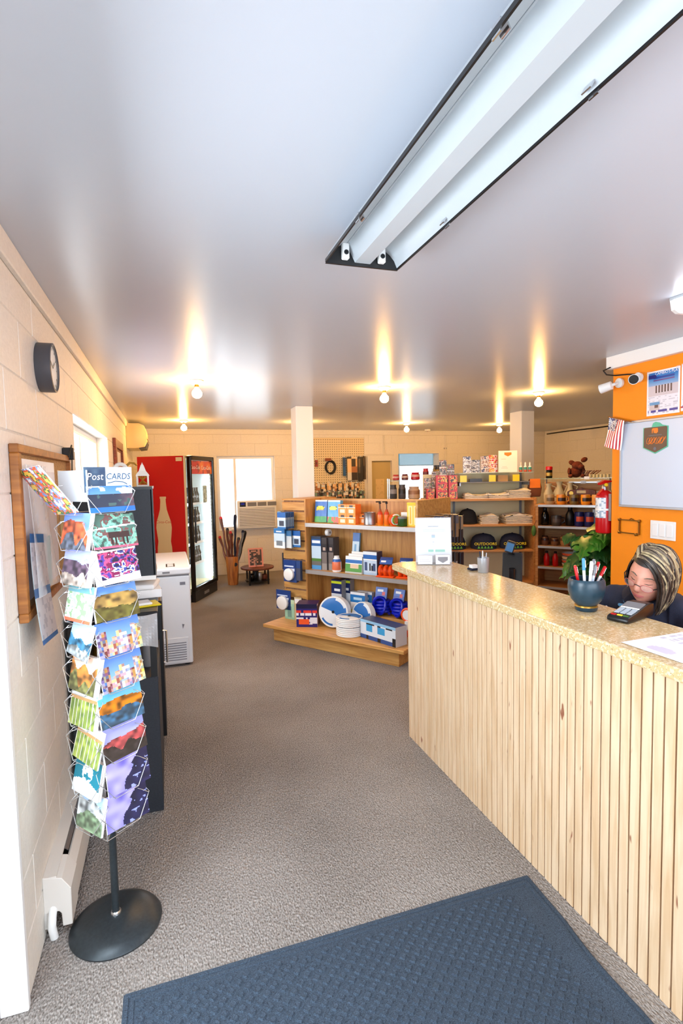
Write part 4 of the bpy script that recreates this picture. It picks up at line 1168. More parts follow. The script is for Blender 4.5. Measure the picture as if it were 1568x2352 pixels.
def syrup(u_, v_, lb):
    q = thing('sauce_bottle', lb, 'bottle', gpos(u_, v_, S1), group='orange bottles on the top shelf')
    MB().lathe([(.022, 0), (.026, .006), (.026, .1), (.018, .125), (.011, .14), (.011, .15)], 14, cols=[(250, 190, 40), (240, 120, 30), (206, 60, 20), (180, 70, 20), (160, 60, 20)]).build('bottle_body', 'printed', q, smooth=True)
    MB().lathe([(.004, .15), (.004, .2), (.012, .2), (.012, .212), (.004, .214), (0, .214)], 10).build('pump', 'black_plastic', q)
    MB().box(-.04, .006, -.006, .006, .214, .224).build('spout', 'black_plastic', q)
syrup(1.135, .42, 'orange pump bottle on the top gondola shelf, left of two'); syrup(1.20, .43, 'orange pump bottle on the top gondola shelf, right of two')
q = thing('string_bundle', 'bundle of orange white and green cord on the top gondola shelf', 'cord', gpos(1.285, .43, S1))
for k in range(6): MB().tube([(.045*math.cos(a)-.01+.012*(k % 3), -.02+.02*(k % 2), .05+.045*math.sin(a)+.006*(k // 3)) for a in [2*PI*w_/14 for w_ in range(14)]], .009, 6, closed=True).build('cord_loop', ('orange_plastic', 'white_plastic', 'green_text')[k % 3], q, smooth=True)
q = thing('tape_roll', 'dark green tub with grey lid on the top gondola shelf', 'tub', gpos(1.37, .42, S1))
MB().lathe([(.04, 0), (.042, .004), (.042, .07), (.0, .07)], 24).build('tub_body', 'leaf_dark', q, smooth=True)
MB().lathe([(.044, .0705), (.044, .085), (.04, .088), (0, .088)], 24).build('lid', 'grey_plastic', q, smooth=True)
on_g(printbox('white_carton', .09, .05, .12, A_([(1, W)], [(.55, .85, .3, .55, (60, 100, 110))])), 1.36, .52, S1, 0, 'white carton behind the green tub on the top gondola shelf', 'carton')
q = thing('level_pack', 'tall yellow carded pack standing at the right end of the top gondola shelf', 'pack', gpos(1.475, .44, S1), GA)
printbox('card', .125, .02, .215, A_([(.9, (250, 216, 60)), (1, (246, 200, 20))], [(.12, .42, .08, .84, (255, 246, 180)), (.2, .34, .1, .8, (246, 190, 30)), (.56, .88, .08, .84, (255, 246, 180)), (.64, .8, .1, .8, (246, 190, 30)), (.72, .95, .45, .5, K)]), (246, 200, 30), 24, 26, parent=q)
MB().box(-.06, .06, -.016, -.01, .195, .21).build('fold', 'yellow_text', q)
# --- middle shelf goods
hosepk = A_([(.12, (80, 150, 210)), (.24, (110, 110, 106)), (.34, (80, 130, 60)), (.72, (196, 222, 244)), (.9, (30, 90, 160)), (1, (40, 60, 90))], [(.1, .9, .78, .86, (230, 240, 250))])
on_g(printbox('hose_box', .115, .12, .335, hosepk, (90, 86, 88), 14, 24), .40, .44, S2, .05, 'tall carton with blue sky print at the left of the middle gondola shelf', 'carton')
dk = A_([(.2, (150, 146, 144)), (.55, (120, 112, 110)), (.8, (44, 42, 50)), (1, (60, 58, 64))], [(.2, .7, .6, .72, (190, 170, 160))])
for i, (u_, v_) in enumerate(((.495, .44), (.562, .46))):
    on_g(printbox('hose_box', .064, .1, .325, dk, (70, 66, 68), 8, 20), u_, v_, S2, 0, ('left', 'right')[i]+' narrow dark grey carton beside the tall sky print carton', 'carton', 'narrow dark cartons on the middle shelf')
q = thing('roll', 'white wrapped roll lying on the dark cartons of the middle gondola shelf', 'roll', gpos(.50, .46, S2+.3355), GA)
MB().lathe([(.018, -.02), (.035, -.018), (.035, .018), (.018, .02)], 18, m=Matrix.Translation((0, 0, .035)) @ Matrix.Rotation(PI/2, 4, 'Y')).build('wrap', 'white_plastic', q, smooth=True)
MB().lathe([(.0, -.024), (.012, -.022), (.012, .022), (0, .024)], 12, m=Matrix.Translation((0, 0, .035)) @ Matrix.Rotation(PI/2, 4, 'Y')).build('core', 'grey_plastic', q)
on_g(printbox('brush_pack', .08, .02, .37, A_([(.14, (226, 226, 226)), (.3, (210, 120, 110)), (.75, (206, 226, 240)), (1, (30, 100, 180))], [(.3, .6, .35, .7, (120, 170, 210))]), LB, 10, 26), .765, .532, S2, 0, 'slim tall blue and white pack leaning on the gondola back', 'pack', tilt=-.14)
o = MB(); o.lathe([(.042, 0), (.048, .02), (.046, .1), (.034, .125), (.026, .14), (.026, .155), (0, .157)], 16, cols=[(236, 236, 240), lambda a: (230, 120, 80) if a > .5 else W, lambda a: (40, 100, 180), W, W, W])
on_g(o.build('pill_bottle', 'printed', smooth=True), .655, .38, S2, 0, 'small white jug with blue and orange label on the middle gondola shelf', 'jug')
gp = A_([(.12, (190, 196, 190)), (.55, (90, 160, 80)), (.62, (240, 244, 240)), (.8, (40, 110, 190)), (1, (246, 246, 246))], [(.3, .8, .3, .55, (226, 200, 170))])
for i, v_ in enumerate((.37, .42, .47)):
    on_g(printbox('strap_pack', .19, .03, .165+.015*i, gp, (214, 222, 220), 20, 20), .865, v_, S2, 0, ('front', 'middle', 'rear')[i]+' white pack with blue and green band on the middle gondola shelf', 'pack', 'green and blue packs on the middle shelf', tilt=-.1)
wp = A_([(.1, (170, 200, 230)), (.62, (196, 218, 240)), (.68, W), (.86, (40, 104, 184)), (1, (230, 240, 250))], [(.12, .3, .2, .55, (70, 90, 130)), (.45, .56, .2, .5, K), (.6, .7, .18, .4, K), (.72, .9, .2, .5, (60, 80, 120))])
on_g(printbox('filter_box', .15, .1, .22, wp, (36, 44, 84), 20, 22), 1.04, .43, S2, .0, 'white carton with blue top and dark lettering on the middle gondola shelf', 'carton')
for i, (u_, v_) in enumerate(((1.215, .38), (1.40, .42))):
    q = thing('ratchet_strap', ('left', 'right')[i]+' orange coiled strap pack with a blue card on the middle gondola shelf', 'strap', gpos(u_, v_, S2), GA+.2, 'orange coiled straps on the middle shelf')
    for k in range(3): MB().tube([(-.05+.05*k, .042*math.cos(a), .056+.042*math.sin(a)) for a in [2*PI*w_/16 for w_ in range(16)]], .014, 6, closed=True).build('strap_loop', 'orange_plastic', q, smooth=True)
    printbox('card', .12, .012, .07, A_([(.6, (36, 90, 170)), (1, (30, 60, 130))], [(.1, .5, .2, .5, W)]), BL, 10, 8, parent=q, loc=(.0, -.01, .1165), rot=(-.6, 0, 0))
    MB().box(-.085, .085, -.05, .04, .0, .014).build('strap_tail', 'orange_plastic', q, bevel=.004)
# --- deck goods
D0, D1 = .1755, .3005
rv = lambda u, v: (24, 22, 60) if v > .82 else ((236, 236, 244) if .5 < v < .6 and hsh(int(u*16), 3, 1) > .3 else ((226, 60, 50) if .62 < v < .74 and hsh(int(u*14), 2, 1) > .3 else ((236, 90, 40) if .1 < v < .34 and .1 < u < .6 else ((226, 226, 236) if .1 < v < .42 and hsh(int(u*9), int(v*12), 3) > .45 else (40, 32, 110)))))
on_g(printbox('repair_kit_box', .205, .18, .225, rv, (44, 30, 76), 26, 26, top=(52, 36, 96), sides=art_rand(8, [(60, 30, 70), (150, 90, 90), (40, 30, 90), (236, 200, 190)])), .415, .215, D0, .5, 'purple and red printed carton at the left of the gondola deck', 'carton')
nb = A_([(.1, W), (.55, (226, 232, 240)), (.8, NV), (.88, NV), (.94, (214, 226, 40)), (1, NV)], [(.15, .8, .12, .2, (60, 110, 200)), (.3, .85, .62, .7, W)])
for i in range(3):
    on_g(printbox('pump_box', .125, .075, .30, nb, (150, 150, 158), 14, 24, top=(30, 34, 60)), .60+.05*i, .478+.078*i, D1, 0, ('front', 'middle', 'rear')[i]+' tall white carton with navy and yellow top', 'carton', 'navy topped cartons on the gondola riser') if i < 2 else None
fb = A_([(.14, (236, 220, 90)), (.5, W), (.85, (40, 120, 190)), (1, W)], [(.2, .8, .6, .75, (190, 220, 240))])
for i in range(4):
    on_g(printbox('light_box', .15, .045, .15, fb, (200, 206, 214), 14, 16), .875+.012*i, .455+.012*0+.0, D1, 0) if 0 else None
for i in range(2):
    on_g(printbox('light_box', .17, .05, .20, fb, (200, 206, 214), 14, 16), .85+.04*i, .47+.062*i, D1, 0, ('front', 'rear')[i]+' white and blue carton with yellow corner on the gondola riser', 'carton', 'white and blue cartons on the gondola riser')
def bluehose(u_, v_, z_, rz, lb, h=.2):
    q = thing('coiled_hose', lb, 'hose', gpos(u_, v_, z_), GA+rz, 'blue coiled hoses on the gondola')
    pts = [( .076*math.cos(a*.9), .045*math.sin(a*.9), .02+.0042*a) for a in [k*.5 for k in range(64)]]
    MB().tube(pts, .015, 7).build('hose', 'blue_hose', q, smooth=True)
    pts = [(.06*math.cos(a), -.05+.02*math.sin(2*a), .10+.08*math.sin(a)) for a in [2*PI*k/24 for k in range(24)]]
    MB().tube(pts, .014, 7, closed=True).build('hose_loop', 'blue_hose', q, smooth=True)
    printbox('card', .12, .012, .11, A_([(.4, (36, 70, 170)), (1, (44, 96, 190))], [(.55, .85, .3, .55, (220, 50, 50)), (.15, .7, .65, .8, W)]), BL, 12, 10, parent=q, loc=(0, -.02, .16), rot=(-.3, 0, 0))
bluehose(1.09, .50, D1, .1, 'blue coiled hose with a card, left of two on the gondola riser'); bluehose(1.285, .50, D1, -.1, 'blue coiled hose with a card, right of two on the gondola riser')
q = thing('sewer_fitting', 'orange ringed clear elbow fitting at the right of the gondola deck', 'fitting', gpos(1.43, .40, D0), GA)
MB().lathe([(.045, 0), (.048, .004), (.048, .05), (.04, .055), (.03, .055)], 20).build('base_ring', 'orange_plastic', q, smooth=True)
MB().lathe([(.03, .056), (.036, .06), (.036, .14), (.03, .145)], 20).build('clear_body', 'white_plastic', q, smooth=True)
MB().tube([(.055*math.cos(a), -.02, .195+.055*math.sin(a)) for a in [2*PI*k/24 for k in range(24)]], .012, 8, closed=True).build('ring', 'orange_plastic', q, smooth=True)
MB().lathe([(.0, -.01), (.046, -.01), (.046, .01), (0, .01)], 20, m=Matrix.Translation((0, -.018, .195)) @ R90).build('disc', 'white_plastic', q, smooth=True)
def coil(label, u_, v_, z_, r, w_, flat_, rz=0, n=5):
    """shrink-wrapped coil of white hose with a printed disc"""
    q = thing('hose_coil', label, 'hose', gpos(u_, v_, z_), GA+rz, 'white hose coils on the gondola deck')
    mm = Matrix.Translation((0, 0, 0)) if flat_ else Matrix.Translation((0, 0, r+.001)) @ Matrix.Rotation(math.radians(80), 4, 'X')
    tr = w_/n/2
    for k in range(n):
        z0 = tr+k*2*tr-(0 if flat_ else w_/2)
        MB().tube([mm @ Vector(((r-tr)*math.cos(a), (r-tr)*math.sin(a), z0)) for a in [2*PI*j/28 for j in range(28)]], tr*1.02, 8, closed=True).build('hose_turn', 'white_plastic', q, smooth=True)
    zt = (w_+.001) if flat_ else w_/2+.001
    def ac(a, k): return (40, 110, 186) if (math.sin(a*2*PI+.6) > -.15) != (k == 2 and math.sin(a*12) > .6) else (226, 232, 238)
    cols = [(lambda k: (lambda a: ac(a, k)))(k) for k in range(3)]
    MB().lathe([(.012, zt), (r*.4, zt+.002), (r*.75, zt+.001), (r*.97, zt-.006)], 36, m=mm, cols=cols).build('label_disc', 'printed', q, smooth=True)
    MB().lathe([(.0, zt+.003), (.014, zt+.003), (.014, zt-.01)], 14, m=mm).build('hub', 'black_plastic', q)
    return q
coil('upright coil of white hose with a blue disc label', .69, .285, D0, .15, .11, False, .3)
coil('flat coil of white hose on the gondola deck, lower of two stacked', .945, .16, D0, .125, .085, True)
coil('flat coil of white hose, upper of two stacked', .945, .16, D0+.0895, .125, .08, True, .6)
coil('leaning coil of white hose behind the stacked flat coils', .965, .37, D0, .13, .07, False, -.2)
wb_ = lambda u, v: (150, 200, 236) if v > .86 else ((60, 160, 220) if (.18 < u < .34 or .5 < u < .7) and .4 < v < .8 else (K if hsh(int(u*12), int(v*5), 6) > .74 else ((40, 80, 150) if v < .2 else (226, 234, 244))))
on_g(printbox('tow_bar_box', .44, .14, .17, wb_, (206, 212, 220), 34, 14, top=(70, 84, 120)), 1.305, .16, D0, -.25, 'long white and blue printed carton at the right of the gondola deck', 'carton')
# --- carded goods on the tower
def blister(u_, z_, w_, h_, art, label, n=1, disc=False, side=False, d=.02, side_col=(60, 70, 90)):
    m = GM @ (Matrix.Translation((u_, VF-.001, z_)) if not side else Matrix.Translation((-.0+.005, u_, z_)) @ Matrix.Rotation(-PI/2, 4, 'Z'))
    w_ *= 1.22; h_ *= 1.18
    q = thing('blister_pack', label, 'blister pack', group='blister packs on the gondola tower'); q.matrix_world = m
    hk = .03+n*.024
    MB().tube([(0, 0, .0), (0, -hk, .0), (0, -hk-.008, .008)], .0025, 5).build('hook', 'steel', q)
    for k in range(n):
        c_ = printbox('card', w_, d*.5, h_, art, side_col, 14, 16, parent=q, loc=(0, -hk+.004+.024*k, -h_-.006))
        if disc and k == 0:
            MB().lathe([(.0, 0), (w_*.34, 0), (w_*.36, -.006), (w_*.36, -.03), (w_*.3, -.036), (0, -.036)][::-1], 24, m=Matrix.Translation((0, -d*.25, h_*.36)) @ Matrix.Rotation(-PI/2, 4, 'X')).build('cap_disc', 'white_plastic', c_, smooth=True)
    return q
bw = A_([(.3, W), (.75, (200, 224, 242)), (1, (40, 120, 190))], [(.2, .8, .1, .4, (120, 130, 140)), (.2, .7, .8, .9, W)])
bw2 = A_([(.15, (40, 110, 180)), (.55, (190, 214, 236)), (.7, W), (1, (30, 100, 180))], [(.25, .75, .2, .5, (60, 70, 90))])
bn = A_([(.3, (40, 70, 130)), (1, (24, 60, 130))], [(.1, .8, .7, .78, (200, 216, 240)), (.55, .85, .5, .62, (210, 220, 236))])
ly = A_([(.3, (210, 190, 140)), (.6, W), (1, (120, 180, 220))], [(.2, .8, .12, .34, (226, 180, 60))])
blister(.03, 1.29, .065, .13, ly, 'white and yellow blister pack at the top left of the tower')
for k in range(1): blister(.15, 1.29, .09, .14, bw2, 'row of blue blister packs at the top of the tower', 6)
blister(.05, 1.12, .12, .17, bw, 'wide white and blue blister pack in the second row of the tower', 3)
blister(.155, 1.10, .06, .15, A_([(.7, (214, 222, 226)), (1, (60, 120, 170))]), 'narrow pale blister pack in the second row of the tower', 2)
blister(.235, 1.10, .085, .14, bw2, 'small blue blister pack at the right of the second row of the tower', 1)
blister(.16, .80, .14, .19, bn, 'navy card with a white round cap in the third row of the tower', 2, True)
blister(.265, .80, .05, .17, A_([(.6, (70, 76, 100)), (1, (40, 70, 130))]), 'narrow navy pack at the right of the third row of the tower', 2)
blister(.04, .475, .16, .17, bn, 'navy card with a big white round cap low on the tower', 1, True)
blister(.12, .385, .105, .19, A_([(.2, (150, 200, 170)), (.8, (166, 214, 190)), (1, (200, 226, 190))], [(.3, .7, .2, .7, (120, 160, 150)), (.3, .6, .75, .9, (226, 214, 120))]), 'mint green carded pack low on the tower', 1)
blister(.235, .42, .08, .22, A_([(1, (206, 190, 150))], [(.1, .9, .75, .95, W)]), 'clear tan pack at the lower right of the tower', 1)
blister(-.02+.47, .84, .085, .15, bw, 'white and blue pack on the left side of the tower', 2, side=True)
blister(.62, .8, .05, .12, bn, 'small dark pack on the left side of the tower', 2, side=True)
# --- right end: hooks with small goods
for i, (v_, z_, w_, h_, ar, n_) in enumerate(((.45, 1.27, .06, .1, bn, 3), (.55, 1.26, .05, .12, A_([(1, (90, 80, 110))], [(.2, .8, .3, .6, (60, 60, 140))]), 4), (.66, 1.27, .05, .14, A_([(1, (150, 130, 110))]), 3), (.77, 1.26, .06, .2, A_([(.6, (170, 140, 110)), (1, (120, 120, 130))]), 3), (.88, 1.24, .05, .24, A_([(.5, (60, 56, 60)), (1, (180, 160, 130))]), 3),
        (.6, .92, .07, .2, A_([(1, (56, 60, 70))], [(.2, .8, .3, .6, (190, 190, 196))]), 3), (.75, .92, .06, .22, A_([(1, (70, 66, 66))], [(.2, .8, .3, .6, (200, 200, 200))]), 3), (.88, .9, .07, .2, A_([(1, (40, 44, 60))]), 3), (.8, .62, .1, .1, A_([(1, (236, 90, 30))]), 2))):
    q = thing('key_ring_card', ('%s carded pack from the front, upper row of the gondola right end' % ORD[i] if i < 5 else ('%s dark carded pack from the front, lower row of the gondola right end' % ORD[i-5] if i < 8 else 'orange carded pack lowest on the gondola right end')), 'carded item', group='carded goods on the gondola end')
    q.matrix_world = GM @ Matrix.Translation((GL+.0225, v_, z_)) @ Matrix.Rotation(PI/2, 4, 'Z')
    MB().tube([(0, 0, 0), (0, -.17, 0), (0, -.178, .01)], .003, 5).build('hook', 'steel', q)
    for k in range(n_): printbox('card', w_, .01, h_, ar, (70, 70, 80), 6, 8, parent=q, loc=(0, -.16+.03*k, -h_-.005))
# --- back half of the gondola (seen only from the side)
MB().box(.31, GL, .88, .90, .175, 1.1).build('back_side_panel', 'oak_upright', bpy.data.objects['oak_gondola'])

# ================================================================== shirt shelves (turned 22 degrees) and mug shelves (turned 50 degrees)
def frame(ox, oy, deg): return Matrix.Translation((ox, oy, 0)) @ Matrix.Rotation(math.radians(deg), 4, 'Z')
TA, MA = -22, -50
TM, MM = frame(3.904, 5.03, TA), frame(3.824, 4.84, MA)
def put(o, m, u_, v_, z_, label=None, cat=None, group=None, rz=0, tilt=0):
    o.matrix_world = m @ Matrix.Translation((u_, v_, z_)) @ Matrix.Rotation(rz, 4, 'Z') @ Matrix.Rotation(tilt, 4, 'X')
    if label: tag(o, label, cat, group)
    return o
t = thing('shirt_shelf', 'wooden shelving of folded cream shirts behind the counter', 'shelf', (3.904, 5.03, 0), math.radians(TA))
TZ = [.40, .765, 1.055, 1.345]
for x in (-1.22, -.0): MB().box(x, x+.03, -.02, .40, 0, 1.35).build('upright', 'shelf_wood', t, bevel=.003)
MB().box(-1.19, 0, .38, .40, .05, 1.63).build('back_panel', 'cream_plastic', t)
for z in TZ: MB().box(-1.19, 0, 0, .38, z-.024, z-.0005).build('shelf', 'shelf_wood', t, bevel=.002)
MB().box(-1.19, 0, .02, .38, .03, .06).build('plinth', 'shelf_wood', t)
for x in (-.84, -.06): MB().box(x, x+.025, .365, .38, .05, 1.63).build('slotted_standard', 'grey_plastic', t)
for x in (-.80, -.03): MB().box(x, x+.012, .10, .38, 1.49, 1.525).build('shelf_bracket', 'steel', t)
MB().box(-.80, -.018, .08, .375, 1.525, 1.535).build('display_shelf', 'grey_plastic', t)
MB().box(-.80, .03, .10, .375, 1.63, 1.638).build('glass_shelf', 'shelf_glass', t)
def fold(label, m, u_, v_, z_, w_, d_, h_, seed, mt_='white_fabric', grp='folded shirts'):
    b = MB(); random.seed(seed); n = max(2, int(h_/.014))
    q = thing('folded_shirts', label, 'shirts', group=grp); q.matrix_world = m @ Matrix.Translation((u_, v_, z_))
    for k in range(n):
        z0 = h_*k/n; ww = w_*(1-.05*random.random()); ox = .012*(random.random()-.5); a = .05*(random.random()-.5)
        mm = Matrix.Translation((ox, 0, z0)) @ Matrix.Rotation(a, 4, 'Z')
        top = k == n-1
        bb = MB(); N = 8
        f = lambda u, v: mm @ Vector((ww*(u-.5), d_*(v-.5), h_/n*(.8+.2*math.cos((u-.5)*PI))*(1 if min(u, 1-u, v, 1-v) > .01 else .55)+(.022*math.sin(u*6+seed)*math.sin(v*5+seed)**2 if top else 0)))
        bb.sheet(f, N, N)
        g = lambda u, v: mm @ Vector((ww*(u-.5), d_*(.5-v), .0))
        bb.sheet(g, 1, 1)
        # skirt
        for (p0, p1) in (((0, 0), (1, 0)), ((1, 0), (1, 1)), ((1, 1), (0, 1)), ((0, 1), (0, 0))):
            for s_ in range(4):
                ua, va = p0[0]+(p1[0]-p0[0])*s_/4, p0[1]+(p1[1]-p0[1])*s_/4
                ub, vb = p0[0]+(p1[0]-p0[0])*(s_+1)/4, p0[1]+(p1[1]-p0[1])*(s_+1)/4
                lo = lambda u, v: mm @ Vector((ww*(u-.5), d_*(v-.5), 0))
                bb.quad(lo(ua, va), lo(ub, vb), f(ub, vb), f(ua, va))
        bb.build('shirt', mt_, q, smooth=True)
    return q
fold('cream folded shirts, left pile on the top shirt shelf', TM, -.62, .17, 1.345, .26, .24, .05, 1)
fold('cream folded shirts, middle pile on the top shirt shelf', TM, -.37, .17, 1.345, .24, .24, .055, 2)
fold('cream folded shirts, right tall pile on the top shirt shelf', TM, -.14, .17, 1.345, .24, .26, .095, 3)
fold('cream folded shirts beside the black cap on the middle shirt shelf', TM, -.47, .17, 1.055, .20, .24, .10, 4)
fold('grey white folded shirts at the right of the middle shirt shelf', TM, -.15, .17, 1.055, .30, .26, .105, 5)
def cap(label, m, u_, v_, z_, w_, mt_, lines=None):
    q = thing('cap', label, 'cap', group='dark caps on the shirt shelves'); q.matrix_world = m @ Matrix.Translation((u_, v_, z_))
    r = w_/2; b = MB(); prof = [(r*1.0, 0), (r*1.03, .03), (r*1.0, .075), (r*.86, .125), (r*.6, .155), (r*.25, .168), (0, .17)]
    b.lathe(prof, 22, m=Matrix.Diagonal((1, .85, 1, 1))); b.build('crown', mt_, q, smooth=True)
    b = MB().lathe([(0, .166), (.012, .168), (.012, .174), (0, .178)], 10).build('top_button', mt_, q)
    f = lambda u, v: Vector((r*1.04*math.sin((u-.5)*2.6), -r*.86*math.cos((u-.5)*2.6)-.055*v*math.cos((u-.5)*3.0), .012-.008*v))
    MB().sheet(f, 14, 4).build('peak', mt_, q, solid=.003, smooth=True)
    if lines:
        fr_ = MB().sheet(lambda u, v: Vector((r*1.055*math.sin((u-.5)*1.9), -r*.895*math.cos((u-.5)*1.9), .03+.05*v)), 12, 2).build('front_panel', mt_, q, smooth=True)
        s, mt2 = lines
        o = text(s, .043, mt2, fr_, (0, -r*.93, .05), sx=1.05, bold=.001)
        g = MB()
        for k in range(5): g.prism([(-.09+.036*k, .012), (-.06+.036*k, .012), (-.075+.036*k, .042)], -r*.928, -r*.924, 'y')
        g.build('emblem', 'green_text', fr_)
    return q
cap('plain black cap on the middle shirt shelf', TM, -.70, .17, 1.055, .21, 'black_fabric')
cap('navy cap with yellow lettering, left on the lower shirt shelf', TM, -.86, .18, .765, .27, 'navy_fabric', ('OUTDOORS', 'yellow_text'))
cap('navy cap with yellow lettering, middle of the lower shirt shelf', TM, -.52, .18, .765, .29, 'navy_fabric', ('OUTDOORS', 'yellow_text'))
cap('navy cap with yellow lettering, right on the lower shirt shelf', TM, -.19, .18, .765, .28, 'navy_fabric', ('OUTDOORS', 'yellow_text'))
put(printbox('grey_carton', .15, .2, .12, A_([(1, (196, 184, 172))], [(.1, .9, .2, .25, (170, 150, 140))]), (190, 178, 166)), TM, -.92, .18, 1.055, 'pale grey carton at the left of the middle shirt shelf', 'carton')
# display shelf goods
for i, u_ in enumerate((-.755, -.43, -.165)):
    put(printbox('note_card', .075, .01, .075, lambda u, v: (240, 216, 40), (240, 216, 40), 2, 2), TM, u_, .11, 1.535, ('left', 'middle', 'right')[i]+' yellow note card under the glass shelf', 'note', 'yellow note cards')
put(printbox('sunglass_case', .14, .06, .035, lambda u, v: (36, 30, 28), (36, 30, 28), 2, 2), TM, -.61, .16, 1.535, 'flat black case under the glass shelf', 'case')
put(printbox('small_carton', .11, .08, .07, lambda u, v: (196, 150, 90), (176, 130, 76), 2, 2), TM, -.30, .2, 1.535, 'small tan carton under the glass shelf', 'carton')
q = thing('leather_bag', 'orange brown leather bag at the right end of the shirt shelf top', 'bag', group=None); q.matrix_world = TM @ Matrix.Translation((.06, .18, 1.352))
MB().prism([(-.05, 0), (.06, 0), (.075, .1), (.05, .2), (-.06, .2), (-.07, .1)], -.04, .04, 'y').build('bag_body', 'terracotta', q, bevel=.012, seg=2, smooth=True)
MB().prism([(-.064, .1), (.055, .1), (.052, .205), (-.062, .205)], -.048, -.041, 'y').build('flap', 'orange_text', q, bevel=.002)
# glass shelf goods
for i, (u_, w_, h_, sd, pal) in enumerate(((-.70, .09, .19, 3, [(60, 70, 110), (226, 226, 236), (120, 110, 110)]), (-.60, .10, .15, 4, [(110, 100, 100), (200, 200, 206), (60, 60, 70)]), (-.50, .09, .19, 5, [(70, 76, 110), (220, 200, 190), (150, 120, 110)]), (-.40, .1, .2, 6, [(210, 30, 40), (236, 180, 90), (240, 226, 226), (200, 20, 30)]))):
    put(printbox('sticker_card', w_, .03, h_, (lambda sd, pal: (lambda u, v: (236, 232, 230) if (v*4) % 1 < .1 else art_spots(sd+int(v*4), pal, 4, 9)(u, v)))(sd, pal), (140, 130, 130), 16, 32), TM, u_, .2+.03*(i % 2), 1.638, ('dark blue and white', 'grey photo', 'blue and tan', 'red and orange')[i]+' sticker card standing on the glass shelf', 'sticker card', 'sticker cards on the glass shelf')
q = thing('price_sheet', 'white price sheet with orange emblem standing on the glass shelf', 'sign'); q.matrix_world = TM @ Matrix.Translation((-.245, .16, 1.6385))
printbox('sheet', .21, .008, .245, A_([(1, (250, 244, 236))], [(.15, .5, .18, .2, (210, 196, 190)), (.2, .45, .24, .26, (210, 196, 190)), (.15, .4, .6, .62, (210, 196, 190))]), W, 20, 50, parent=q)
MB().prism([(-.04, .225), (.04, .225), (.04, .2), (0, .18), (-.04, .2)], -.0055, -.0045, 'y').build('emblem', 'orange_text', q)
for i in range(3):
    q = thing('spray_bottle', ('left', 'middle', 'right')[i]+' small white spray bottle with teal label on the glass shelf', 'bottle', group='spray bottles on the glass shelf'); q.matrix_world = TM @ Matrix.Translation((-.09+.052*i, .2, 1.638))
    MB().lathe([(.017, 0), (.019, .004), (.019, .025), (.019, .055), (.015, .066), (.009, .07)], 14, cols=[(206, 90, 60), (206, 90, 60), (60, 150, 140), W, W]).build('bottle_body', 'printed', q, smooth=True)
    MB().lathe([(.009, .0705), (.01, .085), (.007, .11), (0, .112)], 12).build('nozzle', 'white_plastic', q, smooth=True)
# red displays at the left of the top shirt shelf
redp = [(206, 20, 24), (236, 130, 40), (40, 30, 30), (230, 180, 80), (190, 20, 24)]
for i, (u_, w_, h_) in enumerate(((-1.13, .09, .12), (-1.0, .13, .27), (-.875, .10, .27))):
    put(printbox('counter_display', w_, .12, h_, (lambda s_: (lambda u, v: (200, 18, 24) if u < .16 or abs((v*3) % 1-.5) > .42 else art_spots(s_+int(v*3), redp, 4, 6)(u, v)))(40+i), (150, 16, 20), 18, 30), TM, u_, .16, 1.3455, ('small', 'tall red', 'orange and black')[i]+' printed display box at the left of the top shirt shelf', 'display box', 'display boxes on the shirt shelf')
for i, (u_, v_, h_) in enumerate(((-1.14, .33, .24), (-1.05, .33, .32), (-.96, .33, .45), (-.87, .33, .40))):
    put(printbox('magnet_card', .085, .015, h_, (lambda s_: (lambda u, v: (226, 220, 214) if (v*5) % 1 < .12 else art_spots(s_+int(v*5), [(60, 56, 66), (110, 104, 108), (196, 190, 186), (150, 70, 60), (120, 130, 90)], 4, 12)(u, v)))(50+i), (90, 80, 80), 14, 40), TM, u_, v_, 1.3455, ('leftmost', 'second', 'third', 'rightmost')[i]+' tall card of magnets behind the red display boxes', 'magnet card', 'magnet cards behind the display boxes')

# souvenir glass stand in the doorway area
t = thing('souvenir_stand', 'glass shelf stand with red souvenirs in front of the bright doorway', 'display stand', (3.26, 6.55, 0), math.radians(-18))
for x in (-.42, .42):
    for y in (-.12, .12): MB().tube([(x, y, 0), (x, y, 1.58)], .008, 8).build('post', 'chrome', t)
for z in (.5, 1.0, 1.30, 1.56): MB().box(-.44, .44, -.14, .14, z-.01, z).build('glass_shelf', 'shelf_glass', t)
SM = frame(3.26, 6.55, -18)
for i, (x, z, r, h, c1, c2, lb) in enumerate(((-.32, 1.56, .045, .075, (196, 60, 60), (226, 180, 170), 'small red jar at the left'), (-.2, 1.56, .045, .08, (120, 60, 60), (220, 200, 190), 'brown banded jar second from the left'), (-.06, 1.56, .06, .1, (206, 40, 60), (236, 190, 190), 'red tin with pale label'), (.08, 1.56, .04, .15, (196, 40, 60), (110, 40, 60), 'tall dark red tin'), (.25, 1.56, .075, .19, (30, 26, 30), (150, 120, 60), 'large black canister with a gold top'),
        (-.36, 1.30, .05, .2, (70, 70, 76), (150, 150, 160), 'grey patterned canister at the left below'), (-.24, 1.30, .05, .2, (80, 80, 90), (40, 40, 46), 'dark patterned canister second below'), (-.08, 1.30, .08, .17, (220, 190, 170), (170, 130, 110), 'round tan pot below'), (.12, 1.30, .075, .21, (170, 110, 60), (80, 50, 40), 'brown crock below'), (.3, 1.30, .05, .19, (30, 26, 26), (90, 70, 40), 'black canister at the right below'))):
    o = MB().lathe([(r*.8, 0), (r, h*.1), (r, h*.4), (r, h*.7), (r*.8, h*.85), (r*.85, h), (0, h)], 16, cols=[c1, c1, c2, c1, c1, c2]).build('souvenir_jar', 'printed', smooth=True)
    put(o, SM, x, 0, z+.0005, lb+' on the glass souvenir stand', 'jar', 'souvenir jars on the glass stand')

